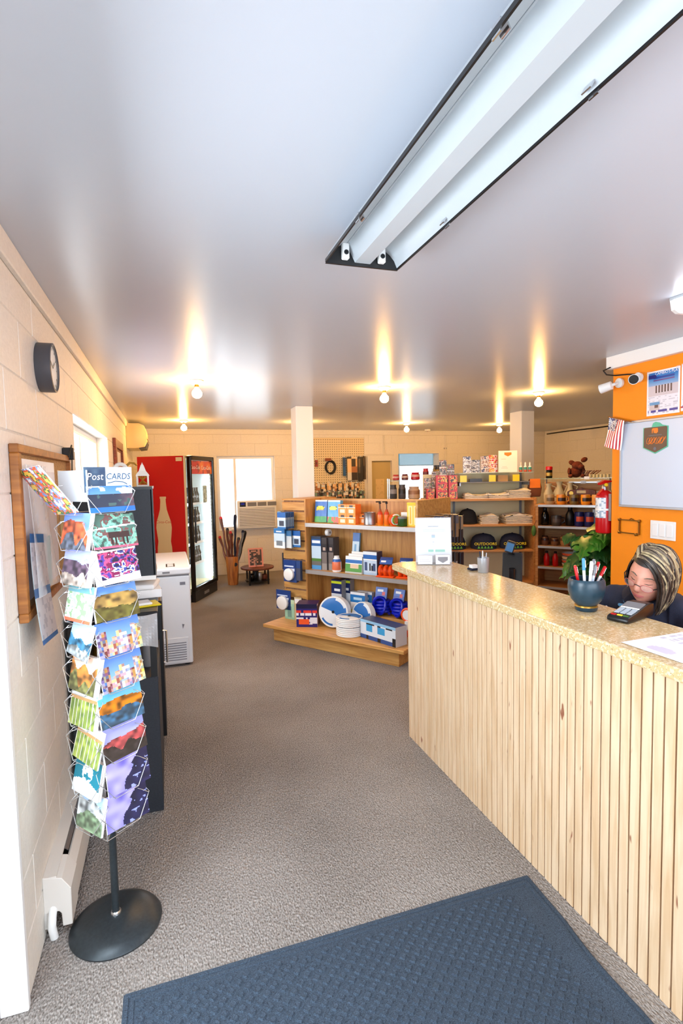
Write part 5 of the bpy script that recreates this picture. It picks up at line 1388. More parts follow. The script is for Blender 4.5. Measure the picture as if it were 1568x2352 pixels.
# --- mug shelves
t = thing('mug_shelf', 'narrow wooden shelving of mugs beside the plant', 'shelf', (3.824, 4.84, 0), math.radians(MA))
MW = .66
MZ = [.13, .40, .615, .84, 1.055, 1.283]
for x in (-.035, MW): MB().box(x, x+.03, 0, .36, 0, 1.275).build('upright', 'shelf_wood', t, bevel=.003)
MB().box(-.005, MW, .34, .36, .05, 1.52).build('back_panel', 'shelf_wood', t)
for z in MZ:
    s_ = MB().box(-.005 if z < 1.28 else -.04, MW if z < 1.28 else MW+.035, -.01, .34, z-.022, z-.0005).build('shelf', 'shelf_wood', t, bevel=.002)
    MB().box(-.005, MW, -.016, -.0105, z-.024, z+.0).build('price_rail', 'shelf_steel', s_)
MB().box(.01, MW+.05, .02, .34, 1.555, 1.563).build('glass_shelf', 'shelf_glass', t)
MB().box(.25, MW, .30, .34, 1.505, 1.52).build('rail', 'shelf_steel', t)
for x in (.02, MW): MB().tube([(x, .3, 1.283), (x, .3, 1.556)], .008, 6).build('glass_post', 'steel', t)
def mug(label, u_, v_, z_, c1, c2, r=.045, h=.105, rz=.4):
    q = thing('mug', label, 'mug', group='mugs on the mug shelves'); q.matrix_world = MM @ Matrix.Translation((u_, v_, z_)) @ Matrix.Rotation(rz, 4, 'Z')
    band = lambda a: c2 if .55 < a < .95 else c1
    MB().lathe([(r*.85, 0), (r, .012), (r*1.04, h*.35), (r*1.04, h*.7), (r, h), (r*.9, h), (r*.85, .02), (0, .02)], 22, cols=[c1, c1, band, c1, c1, c1, c1]).build('mug_body', 'printed', q, smooth=True)
    hd_ = MB().tube([(r, 0, h*.8), (r+.03, 0, h*.75), (r+.034, 0, h*.4), (r*.98, 0, h*.2)], .008, 8, col=c1)
    hd_.build('handle', 'printed', q, smooth=True)
MUGS = [('tan camouflage mug at the left of the top mug shelf', .10, (190, 160, 110), (110, 90, 60)), ('orange mug with dark print, left on the top mug shelf', .215, (240, 150, 40), (60, 40, 40)),
        ('olive mug with dark print on the top mug shelf', .345, (120, 100, 50), (50, 36, 36)), ('orange mug with dark print, right on the top mug shelf', .455, (244, 160, 40), (60, 40, 36)), ('tan mug at the right end of the top mug shelf', .56, (236, 180, 100), (220, 150, 80))]
for lb, u_, c1, c2 in MUGS: mug(lb, u_, .06, 1.283, c1, c2)
for i, (u_, v_, r, h) in enumerate(((.05, .26, .05, .22), (.16, .27, .05, .24), (.27, .275, .048, .23))):
    q = thing('glass_jug', ('left', 'middle', 'right')[i]+' cream coloured glass jug behind the mugs', 'jug', group='cream jugs behind the mugs'); q.matrix_world = MM @ Matrix.Translation((u_, v_, 1.283))
    MB().lathe([(r*.8, 0), (r, .02), (r*1.05, h*.5), (r*.6, h*.72), (r*.5, h*.85), (r*.75, h), (r*.65, h), (0, h*.8)], 18).build('jug_body', 'cream_plastic', q, smooth=True)
    MB().tube([(r*.6, 0, h*.9), (r+.03, 0, h*.8), (r*.95, 0, h*.45)], .007, 6).build('handle', 'cream_plastic', q, smooth=True)
q = thing('rustic_sign', 'dark brown arched sign with tan plate behind the mugs', 'sign'); q.matrix_world = MM @ Matrix.Translation((.395, .2, 1.283))
MB().prism([(-.14, 0), (.14, 0), (.14, .14), (.11, .155), (.04, .16), (0, .175), (-.04, .16), (-.11, .15), (-.14, .13)], -.01, .01, 'y').build('board', 'stick_wood', q, bevel=.003)
MB().box(-.045, .045, -.013, -.0101, .115, .145).build('plate', 'cream_plastic', q)
MB().lathe([(.0, .0), (.022, .0), (.022, .003), (0, .003)], 14, m=Matrix.Translation((-.1, -.0101, .115)) @ R90).build('roundel', 'gold', q)
MB().box(-.09, .09, -.0125, -.0101, .07, .08).build('print_line', 'cream_plastic', q)
put(printbox('glass_box', .2, .1, .14, lambda u, v: (226, 170, 90), (220, 160, 84), 2, 2), MM, .575, .27, 1.283, 'tan box behind the mugs at the right', 'box')
# top glass shelf
q = thing('candle_jar', 'black jar candle with a red lid on the top glass shelf', 'candle'); q.matrix_world = MM @ Matrix.Translation((.075, .15, 1.5635))
MB().lathe([(.03, 0), (.034, .006), (.034, .085), (.03, .09)], 18).build('jar', 'black_gloss', q, smooth=True)
MB().lathe([(.036, .0905), (.037, .12), (.03, .128), (0, .129)], 18).build('lid', 'red_paint', q, smooth=True)
MB().lathe([(.0345, .025), (.0348, .026), (.0348, .06), (.0345, .061)], 18).build('label_band', 'gold', q)
q = thing('plush_moose', 'brown plush moose slumped on the top glass shelf', 'plush toy'); q.matrix_world = MM @ Matrix.Translation((.345, .16, 1.564)) @ Matrix.Rotation(.3, 4, 'Z')
def blob(pts, rs, name, mt_, par, n=12):
    b = MB()
    b.tube(pts, rs, n); return b.build(name, mt_, par, smooth=True)
def ell(c, r, name, mt_, par, rot=None):
    prof = [(math.sin(PI*k/10)*1+1e-7, -math.cos(PI*k/10)) for k in range(11)]
    m = Matrix.Translation(c) @ (rot or Matrix()) @ Matrix.Diagonal((r[0], r[1], r[2], 1))
    return MB().lathe(prof, 16, m=m).build(name, mt_, par, smooth=True)
ell((0, 0, .062), (.065, .055, .06), 'body', 'plush_brown', q); ell((.01, -.015, .13), (.055, .05, .045), 'head', 'plush_brown', q)
ell((.04, -.05, .115), (.035, .04, .028), 'muzzle', 'plush_brown', q)
for s_ in (-1, 1):
    ell((.02+s_*.06, 0, .19 if s_ > 0 else .16), (.035, .014, .026), 'antler', 'plush_brown', q, Matrix.Rotation(-.5*s_, 4, 'Y'))
    ell((-.0+s_*.06, -.05, .02), (.024, .05, .02), 'leg', 'plush_brown', q); ell((s_*.07, -.02, .07), (.018, .03, .04), 'arm', 'plush_brown', q)
    ell((.028+s_*.016, -.052, .142), (.005, .005, .005), 'eye', 'black_gloss', q)
q = thing('pine_sprig', 'dark twiggy ornament beside the plush moose', 'ornament'); q.matrix_world = MM @ Matrix.Translation((.46, .12, 1.564))
MB().box(-.05, .04, -.015, .015, 0, .012).build('foot', 'stick_wood', q)
for k in range(9): MB().tube([(-.04+.01*k, 0, .01), (-.05+.018*k, .01*math.sin(k), .05+.01*math.sin(k*2)), (-.03+.02*k, .015*math.cos(k), .075)], .005, 5).build('twig', 'stick_wood', q)
for i in range(6):
    o = MB().lathe([(.012, 0), (.018, .035), (.016, .036), (.011, .004), (0, .004)], 12).build('shot_glass', 'cream_plastic', smooth=True)
    put(o, MM, .50+.033*i, .06+.0*i, 1.5635, ('first', 'second', 'third', 'fourth', 'fifth', 'sixth')[i]+' pale shot glass from the left on the top glass shelf', 'shot glass', 'shot glasses on the glass shelf')
for i, (u_, z_) in enumerate(((.40, 1.50), (.56, 1.50), (.47, 1.548))):
    put(printbox('price_tag', .05, .004, .03, lambda u, v: W, W, 1, 1), MM, u_, .29 if i < 2 else .014, z_ , ('left white price tag on the rail above the mugs', 'right white price tag on the rail above the mugs', 'white price tag on the edge of the top glass shelf')[i], 'price tag')
# second shelf
def bottle2(label, u_, z_, r, h, mt_, v_=.08, cat='bottle', grp='dark drinkware on the mug shelves'):
    q = thing('flask', label, cat, group=grp); q.matrix_world = MM @ Matrix.Translation((u_, v_, z_))
    MB().lathe([(r*.85, 0), (r, .01), (r, h*.6), (r*.6, h*.78), (r*.45, h*.86)], 16).build('flask_body', mt_, q, smooth=True)
    MB().lathe([(r*.5, h*.8605), (r*.52, h*.98), (r*.4, h), (0, h)], 14).build('flask_cap', 'black_plastic', q, smooth=True)
bottle2('black flask with a small emblem at the left of the second mug shelf', .05, 1.055, .04, .19, 'black_gloss'); bottle2('tall black flask on the second mug shelf', .30, 1.055, .045, .20, 'black_plastic', .1)
mug('dark grey mug between the black flasks', .17, .05, 1.055, (60, 56, 56), (90, 80, 80), .05, .11); 
for i, u_ in enumerate((.395, .49)): mug(('left', 'right')[i]+' navy mug with red and white print on the second mug shelf', u_, .06, 1.055, (30, 40, 110), (226, 90, 60), .045, .15, .5)
put(printbox('gift_box', .13, .1, .18, A_([(.5, (60, 130, 180)), (.62, (40, 100, 160)), (1, (190, 210, 226))], [(.2, .8, .8, .86, (90, 110, 140)), (.2, .7, .7, .75, (120, 140, 160))]), (90, 140, 180), 14, 18), MM, .588, .11, 1.055, 'blue and white gift box at the right of the second mug shelf', 'gift box')
# third shelf: tan jars; fourth: red bottles, stacked bowls
for i, (u_, r, h, c1, c2) in enumerate(((.05, .04, .1, (110, 70, 50), (60, 30, 26)), (.15, .04, .09, (130, 90, 60), (60, 30, 26)), (.255, .05, .11, (176, 130, 84), (120, 84, 50)), (.365, .055, .1, (170, 124, 80), (110, 76, 48)), (.48, .05, .09, (120, 84, 56), (80, 54, 40)), (.59, .045, .1, (110, 80, 54), (70, 50, 40)))):
    o = MB().lathe([(r*.8, 0), (r, h*.2), (r, h*.5), (r, h*.75), (r*.75, h*.9), (r*.8, h), (0, h)], 16, cols=[c1, c1, c2, c1, c2, c1]).build('stoneware_jar', 'printed', smooth=True)
    put(o, MM, u_, .08, .84, ('first', 'second', 'third', 'fourth', 'fifth', 'sixth')[i]+' brown stoneware jar from the left on the third mug shelf', 'jar', 'stoneware jars on the third mug shelf')
bottle2('left red sauce bottle on the fourth mug shelf', .07, .615, .03, .16, 'red_paint', .07, grp='red bottles on the mug shelves'); bottle2('right red sauce bottle on the fourth mug shelf', .16, .615, .03, .16, 'red_paint', .07, grp='red bottles on the mug shelves')
for k in range(4):
    o = MB().lathe([(.05, 0), (.085, .012), (.09, .036), (.084, .037), (.05, .008), (0, .008)], 24, cols=[(226, 206, 160), (206, 90, 60) if k % 2 else (230, 210, 170), W, W, W]).build('bowl', 'printed', smooth=True)
    put(o, MM, .31, .1, .615+.0375*k, ('lowest', 'second lowest', 'second highest', 'topmost')[k]+' cream and red bowl of the stack on the fourth mug shelf', 'bowl', 'stacked bowls')
put(printbox('yellow_tin', .09, .08, .12, A_([(1, (220, 180, 70))], [(.2, .8, .3, .7, (180, 140, 50))]), (200, 160, 60), 6, 6), MM, .47, .08, .615, 'yellow tin beside the stacked bowls', 'tin')
put(printbox('yellow_tin', .1, .08, .1, A_([(1, (190, 150, 90))]), (170, 130, 76), 2, 2), MM, .59, .08, .615, 'tan tin at the right end of the fourth mug shelf', 'tin')
# squirrel-like ornament hung on the upright: a small grey pouch
q = thing('hanging_pouch', 'small grey green pouch hanging on the shelf upright', 'pouch'); q.matrix_world = MM @ Matrix.Translation((-.045, -.03, .95))
ell((0, 0, .05), (.025, .02, .06), 'pouch_body', 'stem', q); MB().tube([(0, 0, .1), (.02, .028, .16)], .003, 5).build('cord', 'stick_wood', q)

# ================================================================== potted monstera behind the orange wall
t = thing('potted_monstera', 'leafy green monstera plant beside the orange wall end', 'plant', (3.36, 3.62, 0))
MB().lathe([(.12, 0), (.13, .01), (.17, .28), (.175, .3), (.16, .3), (.15, .26)], 28).build('pot', 'terracotta', t, smooth=True)
MB().lathe([(.15, .255), (.15, .262)], 24).build('soil', 'soil', t)
def leaf_mesh(sz, holes, mt_):
    b = MB(); N = 16
    pts = []
    for k in range(N+1):
        s_ = k/N
        wdt = sz*.48*math.sin(PI*min(1, s_*1.0)**.62)*(1-.25*s_)
        pts.append((s_*sz, wdt))
    for sgn in (-1, 1):
        for k in range(N):
            (x0, w0), (x1, w1) = pts[k], pts[k+1]
            cutf = .45 if (holes and k % 4 == 3 and 3 < k < 14) else 1
            rows = 4
            for r_ in range(rows):
                a, c = r_/rows, (r_+1)/rows
                if a >= cutf: continue
                z = lambda x, w: -.35*x*x/sz-.5*w*w/sz+.03*sz*math.sin(w*30/sz)
                q4 = [(x0+.12*w0*a, sgn*w0*a), (x1+.12*w1*a, sgn*w1*a), (x1+.12*w1*c, sgn*w1*c), (x0+.12*w0*c, sgn*w0*c)]
                b.quad(*[(x, y, z(x, abs(y))) for x, y in (q4 if sgn > 0 else q4[::-1])])
    return b.mesh('leaf', mt_, merge=True, smooth=True)
LM = [leaf_mesh(.30, True, 'leaf'), leaf_mesh(.22, True, 'leaf_dark'), leaf_mesh(.17, False, 'leaf'), leaf_mesh(.14, False, 'leaf_dark')]
random.seed(5)
big = [(-.10, -.16, 1.12, 3.6, .25, 0), (-.02, -.2, 1.22, 3.9, .1, 0), (.02, -.1, 1.05, 4.4, .5, 1), (-.12, -.06, .98, 3.3, .5, 1), (-.05, -.2, .94, 4.1, .7, 1)]
for k in range(60): big.append((random.uniform(-.16, .12), random.uniform(-.25, .12), random.uniform(.62, 1.14), random.uniform(2.4, 5.4), random.uniform(.1, .9), random.choice((1, 2, 2, 3, 3))))
for i, (x, y, z, az, pit, kk) in enumerate(big):
    obj('leaf', LM[kk], t, (x, y, z), (0, pit, az))
    if i % 2 == 0 or i < 5: MB().tube([(x*.2, y*.2, .26), (x*.5, y*.5, z*.65), (x, y, z)], [.008, .006, .004], 6).build('stem', 'stem', t, smooth=True)

# ================================================================== orange wall things (faces -x)
def wall_o(label, name, cat, y, z): return thing(name, label, cat, (3.11, y, z), -PI/2)   # local -y points to -x; local x along -y (towards the viewer)
t = wall_o('large whiteboard in an aluminium frame on the orange wall', 'whiteboard', 'whiteboard', 3.044, 1.376)
WBW, WBH = 1.2, .60
MB().box(.012, WBW-.012, -.012, -.002, .012, WBH-.012).build('board', 'whiteboard', t)
for a in ((0, WBW, 0, .016), (0, WBW, WBH-.016, WBH), (0, .016, .016, WBH-.016), (WBW-.016, WBW, .016, WBH-.016)): MB().box(a[0], a[1], -.02, -.001, a[2], a[3]).build('frame_rail', 'aluminium', t, bevel=.002)
t = wall_o('brown shield shaped badge with green top on the whiteboard', 'badge', 'badge', 2.753, 1.753); t.location.x = 3.0975
MB().prism([(-.095, .03), (-.095, .165), (.095, .165), (.095, .03), (0, -.012)], -.003, 0, 'y').build('green_border', 'green_badge', t)
MB().prism([(-.03, .165), (-.02, .19), (.0, .198), (.03, .19), (.05, .175), (.09, .165)], -.003, 0, 'y').build('green_hills', 'green_badge', t)
bd = MB().prism([(-.088, .034), (-.088, .158), (-.08, .164), (.08, .164), (.088, .158), (.088, .034), (0, -.004)], -.005, -.003, 'y').build('shield', 'badge_brown', t)
MB().prism([(-.025, .125), (-.025, .15), (-.018, .157), (.018, .157), (.022, .15), (.022, .13), (.01, .122), (-.01, .126), (-.014, .145), (-.018, .145), (-.02, .125)], -.0062, -.005, 'y').build('emblem', 'orange_text', bd)
MB().box(-.05, .05, -.0058, -.005, .108, .113).build('small_print', 'grey_text', bd)
def squig(x0, z0, seed):
    pts = []
    for k in range(15):
        a = k*.9+seed; pts.append((x0+.018*math.cos(a)+.002*k, -.0056, z0+.022*math.sin(a*1.1)))
    return pts
for k, x in enumerate((-.055, -.03, .012, .042)): MB().tube(squig(x, .075, k), .0018, 4).build('script_stroke', 'orange_text', bd)
MB().lathe([(0, 0), (.011, 0), (.011, .001), (0, .001)], 14, m=Matrix.Translation((0, -.005, .022)) @ R90).build('stud_mark', 'grey_text', bd)
def art_poster(u, v):
    if min(u, 1-u) < .04 or v > .97 or v < .03: return (240, 240, 246)
    if .07 < v < .11: return (46, 52, 150) if hsh(int(u*14), 1, 3) > .3 else (226, 226, 240)
    if v > .66:
        if u < .3 and .84 < v < .92: return (26, 40, 130)
        if .82 < v < .86 and .2 < u < .85: return (16, 70, 160)
        if .76 < v < .80 and .2 < u < .85: return (110, 80, 140)
        return mixc((150, 180, 220), (24, 120, 200), (v-.66)*4)
    if .50 < v < .72 and .22 < u < .82 and (u*11) % 1 < .5: return (80, 60, 66) if v > .54 else (60, 50, 60)
    if v > .44: return (206, 196, 204)
    if .12 < v < .30 and .1 < u < .42: return (90, 150, 200) if v > .24 else ((90, 70, 76) if .25 < u < .36 and v > .16 else (200, 186, 190))
    if hsh(int(u*16), int(v*50), 5) > .55 and int(v*50) % 2 == 0: return (190, 190, 206)
    return (228, 228, 240)
for i, (y, z) in enumerate(((2.714, 1.995), (2.46, 2.0))):
    q = wall_o(('poster of a standing group under a blue sky, taped above the whiteboard', 'poster with a red bottom strip at the right edge above the whiteboard')[i], 'poster', 'poster', y, z)
    art = art_poster if i == 0 else (lambda u, v: (150, 30, 90) if .06 < v < .1 else art_poster(1-u, v))
    MB().grid((-.122, -.003, 0), (.244, 0, 0), (0, 0, .29), 44, 60, art).build('poster_print', 'printed', q)
    MB().box(-.122, .122, -.0025, -.0005, 0, .29).build('sheet', 'paper', q)
    text('CAMBIO\'S PLAY' if i == 0 else '', .026, 'white_text', q, (.03, -.0035, .262)) if i == 0 else None
    for x in (-.11, .11): MB().box(x-.012, x+.012, -.0045, -.0032, .275, .295).build('tape', 'clear_plastic', q)
t = wall_o('white triple light switch plate on the orange wall', 'light_switch', 'light switch', 2.692, 1.235)
MB().box(-.095, .095, -.008, -.001, -.062, .062).build('plate', 'white_plastic', t, bevel=.004, seg=2)
for x in (-.055, 0, .055): MB().box(x-.021, x+.021, -.013, -.008, -.042, .042, m=Matrix.Rotation(0, 4, 'X')).build('rocker', 'white_paint', t, bevel=.002)
t = wall_o('empty brass picture frame bracket below the whiteboard', 'brass_frame', 'frame', 2.96, 1.237)
for a in ((-.088, .088, .042, .05), (-.088, .088, -.05, -.042), (-.088, -.08, -.042, .042), (.08, .088, -.042, .042)): MB().box(a[0], a[1], -.012, -.001, a[2], a[3]).build('rail', 'brass', t)
for x, z in ((-.084, .046), (.084, .046), (-.084, -.046), (.06, -.05)): MB().lathe([(.011, 0), (.011, .015), (.005, .018), (0, .018)], 10, m=Matrix.Translation((x, 0, z)) @ R90).build('corner_boss', 'brass', t)
MB().tube([(0, -.006, .05), (.02, -.012, .06), (.04, -.006, .05)], .003, 6).build('hanger', 'brass', t)
# security cameras
def cctv(label, y, z, aim, front, x=3.11):
    q = wall_o(label, 'security_camera', 'security camera', y, z)
    MB().lathe([(.032, 0), (.034, .006), (.034, .02), (.024, .026), (0, .026)], 20, m=R90).build('mount', 'white_plastic', q, smooth=True)
    a = Vector(aim).normalized(); p0 = Vector((0, -.02, 0)); p1 = p0+Vector((0, -.035, -.01))
    MB().tube([p0, p1, p1+a*.02], .011, 10).build('arm', 'white_plastic', q, smooth=True)
    c0 = p1+a*.015
    body = MB().tube([c0, c0+a*.005, c0+a*.07, c0+a*.085], [.02, .03, .033, .033], 20).build('housing', 'white_plastic', q, smooth=True)
    MB().tube([c0+a*.0852, c0+a*.087], [.030, .029], 20).build('lens_face', front, q)
    return q
cctv('white bullet camera pointing along the shop, at the orange wall end', 3.06, 2.255, (-.9, -.45, -.25), 'black_gloss')
cctv('white bullet camera with its black face towards the viewer', 2.90, 2.265, (.75, -.75, -.2), 'black_gloss')
o = MB().tube([(3.10, 2.90, 2.285), (3.085, 2.98, 2.30), (3.08, 3.08, 2.31), (3.08, 3.16, 2.33), (3.06, 3.17, 2.36), (3.055, 3.10, 2.37)], .005, 6).build('camera_cable', 'cable', smooth=True); tag(o, 'thin black cable looping above the two cameras', 'cable')
# small flag
t = thing('small_flag', 'small american flag on a stick at the whiteboard corner', 'flag', (3.075, 3.05, 1.98))
MB().tube([(0, .085, .046), (0, -.12, -.012)], .004, 8).build('stick', 'frame_wood', t)
def art_flag(u, v):   # u along the stick (towards the viewer), v downward
    if u < .54 and v < .42:
        return W if (int(u*24)+int(v*30)) % 2 == 0 and hsh(int(u*24), int(v*30), 1) > .2 else (50, 54, 110)
    return (196, 30, 46) if int(u*13) % 2 == 1 else W
b = MB(); b.sheet(lambda u, v: Vector((.01*math.sin(u*5+v*3), .075-.145*u+.045*v, .040-.04*u-.205*v-.0*u)), 39, 40, art_flag)
b.build('cloth', 'printed', t)
# fire extinguisher on the end of the wall
t = thing('fire_extinguisher', 'red fire extinguisher with white label hung on the orange wall end', 'fire extinguisher', (3.128, 3.215, 1.165))
MB().lathe([(.04, 0), (.056, .008), (.06, .03), (.06, .27), (.052, .30), (.03, .32), (.02, .325)], 28).build('cylinder', 'red_paint', t, smooth=True)
MB().lathe([(.018, .325), (.02, .345), (.014, .36), (0, .36)], 14).build('valve', 'steel', t, smooth=True)
MB().prism([(-.05, .365), (.055, .385), (.06, .395), (-.01, .40), (-.055, .378)], -.012, .012, 'y').build('lever', 'red_paint', t)
MB().prism([(-.07, .29), (-.055, .285), (.01, .34), (.0, .352)], -.012, .012, 'y').build('handle', 'red_paint', t)
MB().lathe([(.012, 0), (.012, .012), (0, .012)], 12, m=Matrix.Translation((-.01, -.02, .365)) @ R90).build('gauge', 'yellow_text', t)
b = MB(); b.sheet(lambda u, v: Vector((.0608*math.sin(-2.1+u*1.5), -.0608*math.cos(-2.1+u*1.5), .12+.15*v)), 12, 14, lambda u, v: (226, 232, 236) if hsh(int(u*6), int(v*14), 2) > .25 else (150, 170, 190)); b.build('label_sheet', 'printed', t, smooth=True)
MB().lathe([(.0612, .175), (.0618, .176), (.0618, .188), (.0612, .189)], 28).build('strap', 'white_plastic', t)
MB().box(-.02, .02, -.084, -.061, .1, .3).build('bracket', 'steel', t)

# ================================================================== counter things
ZT = 1.0755
t = thing('sign_holder', 'clear acrylic sign holder with a white notice on the counter end', 'sign', (1.60, 3.03, ZT), math.radians(-24))
LN = Matrix.Rotation(math.radians(-12), 4, 'X')
def art_notice(u, v):
    if .8 < v < .82 and .36 < u < .66: return (150, 166, 176)
    if v in () : return W
    if .70 < v < .77 and .2 < u < .85 and int(v*60) % 2 == 0: return (204, 218, 226)
    if .56 < v < .63 and .44 < u < .56: return (170, 170, 190) if v > .6 else (150, 190, 206)
    if .24 < v < .28 and (.36 < u < .5 or .56 < u < .82): return (110, 206, 176)
    if abs(u-.5+.1*(.5-v)) < .02 and .38 < v < .5 and int(v*60) % 3 == 0: return (176, 190, 206)
    return (232, 240, 248)
p = [LN @ Vector(q_) for q_ in ((-.11, 0, .004), (.11, 0, .004), (.11, 0, .285), (-.11, 0, .285))]
MB().grid(p[0], p[1]-p[0], p[3]-p[0], 40, 56, art_notice).build('notice', 'printed', t)
MB().box(-.114, .114, .001, .004, 0, .29, m=LN).build('acrylic_back', 'clear_plastic', t)
MB().box(-.114, .114, -.004, -.0015, 0, .29, m=LN).build('acrylic_front', 'clear_plastic', t)
MB().box(-.114, .114, -.09, .03, 0, .003).build('foot', 'clear_plastic', t)
hold = MB().box(-.112, -.0, -.085, -.03, .003, .05).box(.0, .1, -.09, -.03, .003, .058).build('card_pocket', 'clear_plastic', t)
printbox('card', .088, .03, .052, A_([(1, W)], [(.1, .9, .3, .36, (190, 190, 200)), (.1, .8, .5, .56, (190, 190, 200)), (.1, .9, .7, .76, (200, 200, 206))]), W, 20, 20, parent=t, loc=(-.058, -.058, .004))
cb = printbox('card', .086, .03, .056, A_([(1, W)]), W, 2, 2, parent=t, loc=(.05, -.062, .004))
MB().prism([(-.03, .045), (.03, .045), (.03, .025), (0, .008), (-.03, .025)], -.0165, -.0152, 'y').build('emblem', 'grey_text', cb)
t = thing('pen_bowl', 'dark blue round pottery bowl with a gold foot ring on the counter', 'bowl', (1.603, 1.735, ZT))
MB().lathe([(.038, 0), (.042, .004), (.044, .016)], 32).build('foot', 'bowl_glaze', t, smooth=True)
MB().lathe([(.0445, .0165), (.0445, .022), (.042, .024)], 32).build('gold_ring', 'gold', t, smooth=True)
MB().lathe([(.040, .0245), (.058, .045), (.069, .075), (.0715, .1), (.069, .122), (.064, .13), (.06, .129), (.064, .11), (.062, .08), (.04, .04), (0, .034)], 40).build('bowl_body', 'bowl_glaze', t, smooth=True)
pens = [(-.035, .01, -.028, .01, .15, 'red_paint', 'red_paint', 'red pen at the left of the bowl'), (-.004, .005, -.006, .02, .175, 'white_text', 'shirt_blue', 'white pen with a blue band'), (.004, -.02, .008, -.01, .165, 'white_text', 'white_text', 'plain white pen'),
        (.015, .01, .03, .01, .172, 'white_text', 'grey_plastic', 'white pen with a grey cap'), (.01, -.015, .025, -.01, .15, 'whiteboard', 'grey_plastic', 'short pale pen'), (.03, .01, .075, .0, .155, 'white_text', 'red_paint', 'white pen with a red cap leaning right'), (.02, .02, .055, .02, .165, 'red_paint', 'red_paint', 'red pen leaning right')]
for i, (x, y, dx, dy, h, m1, m2, lb) in enumerate(pens):
    base = Vector((1.603+x*.5, 1.735+y*.5, ZT+.036)); d_ = Vector((rt.x*dx, rt.y*dx+dy*.3, h)).normalized(); L_n = h
    q = thing('pen', lb+' in the pottery bowl' if 'bowl' not in lb else lb, 'pen', base, group='pens in the bowl')
    MB().tube([d_*0, d_*.012, d_*L_n*.72], [.002, .0055, .0058], 10).build('barrel', m1, q, smooth=True)
    MB().tube([d_*L_n*.72, d_*L_n*.98, d_*L_n], [.0066, .0062, .004], 10).build('pen_cap', m2, q, smooth=True)
    MB().tube([d_*L_n*.95+Vector((.007, -.002, 0)), d_*L_n*.78+Vector((.008, -.002, 0))], .0014, 5).build('clip', 'chrome', q)
# card terminal
t = thing('card_terminal', 'black card payment terminal with grey keys on the counter', 'card terminal', (1.665, 1.576, ZT), math.radians(17))
# local +y runs away from the customer; -y end (near customer) is low
TP = [(-.095, .0), (.09, .0), (.1, .02), (.098, .05), (.05, .052), (-.03, .032), (-.09, .022), (-.1, .012)]
TR = Matrix.Rotation(math.radians(-90), 4, 'Z')
b = MB(); b.prism(TP, -.041, .041, 'x', m=TR); b.build('housing', 'black_plastic', t, bevel=.006, seg=2, smooth=True)
SL = math.atan2(.02, .08)
def onterm(x0, x1, y0, y1, name, mt_, off=.0008, par=None):
    z = lambda y: .032+(y+.03)*.25 if y > -.03 else .032+(y+.03)*.166
    b = MB(); pts = [(x0, y0), (x1, y0), (x1, y1), (x0, y1)]
    top = [TR @ Vector((x, y, z(y)+off+.0016)) for x, y in pts]; bot = [TR @ Vector((x, y, z(y)-.002)) for x, y in pts]
    i = len(b.v); b.v += [tuple(q) for q in bot+top]
    b.face((3, 2, 1, 0)); b.face((4, 5, 6, 7))
    for k in range(4): b.face((k, (k+1) % 4, 4+(k+1) % 4, 4+k))
    return b.build(name, mt_, par or t)
onterm(-.034, .034, .0, .045, 'screen', 'grey_plastic')
onterm(-.034, .034, -.006, -.001, 'screen_edge', 'white_plastic')
for r_ in range(4):
    for c in range(3): onterm(-.032+.023*c, -.013+.023*c, -.022-.0125*r_, -.0125-.0125*r_, 'key', 'key_grey')
for c, mt_ in enumerate(('red_paint', 'yellow_text', 'leaf')): onterm(-.032+.023*c, -.013+.023*c, -.083, -.0745, 'function_key', mt_)
# paper sheet on the counter
o = MB().grid((0, 0, 0), (.28, 0, 0), (0, .215, 0), 40, 30, lambda u, v: (206, 206, 222) if (int(v*14) % 2 == 0 and .55 < u < .95 and v > .4 and hsh(int(u*30), int(v*14), 3) > .4) else ((214, 210, 232) if .08 < u < .3 and .3 < v < .7 and (u-.18)**2*6+(v-.5)**2 < .05 else (246, 246, 250))).build('paper_sheet', 'printed')
o.location = (1.405, 1.145, ZT+.001); o.rotation_euler = (0, 0, math.radians(2)); tag(o, 'white printed sheet lying on the near counter top', 'paper')
# pen cup at the back edge and till screen on the work desk
t = thing('pen_cup', 'silver cup with pens at the back edge of the counter', 'cup', (1.695, 2.62, ZT))
MB().lathe([(.028, 0), (.03, .003), (.033, .085), (.030, .085), (.027, .006), (0, .006)], 24).build('cup_body', 'aluminium', t, smooth=True)
for k in range(3): MB().tube([(.01*math.cos(k*2), .01*math.sin(k*2), .008), (.022*math.cos(k*2), .022*math.sin(k*2), .11+.008*k)], .003, 6).build('pencil', ('steel', 'navy_fabric', 'paper')[k], t)
t = thing('work_desk', 'low white work desk behind the counter', 'desk', (0, 0, 0))
MB().box(1.685, 2.0, .5, 2.95, .715, .74).build('desk_top', 'freezer_white', t, bevel=.003)
for y in (.55, 2.88): MB().box(1.94, 1.99, y, y+.04, 0, .715).build('leg', 'grey_plastic', t)
t = thing('till_screen', 'dark till screen with a printer arm behind the counter', 'till', (1.93, 2.68, .7405), math.radians(-40))
MB().box(-.09, .09, -.08, .08, 0, .02).build('foot', 'black_plastic', t, bevel=.005)
MB().tube([(0, 0, .02), (0, .02, .2), (0, 0, .33)], .018, 10).build('stand', 'black_plastic', t, smooth=True)
MB().box(-.06, .055, -.035, -.01, .2, .42, m=Matrix.Rotation(-.25, 4, 'X')).build('screen_back', 'dark_slate', t, bevel=.006)
MB().box(-.055, .05, -.037, -.035, .205, .415, m=Matrix.Rotation(-.25, 4, 'X')).build('screen', 'black_gloss', t)
MB().box(-.17, -.12, -.02, .02, .40, .47, m=Matrix.Rotation(.3, 4, 'Y')).build('card_reader', 'black_plastic', t, bevel=.006)
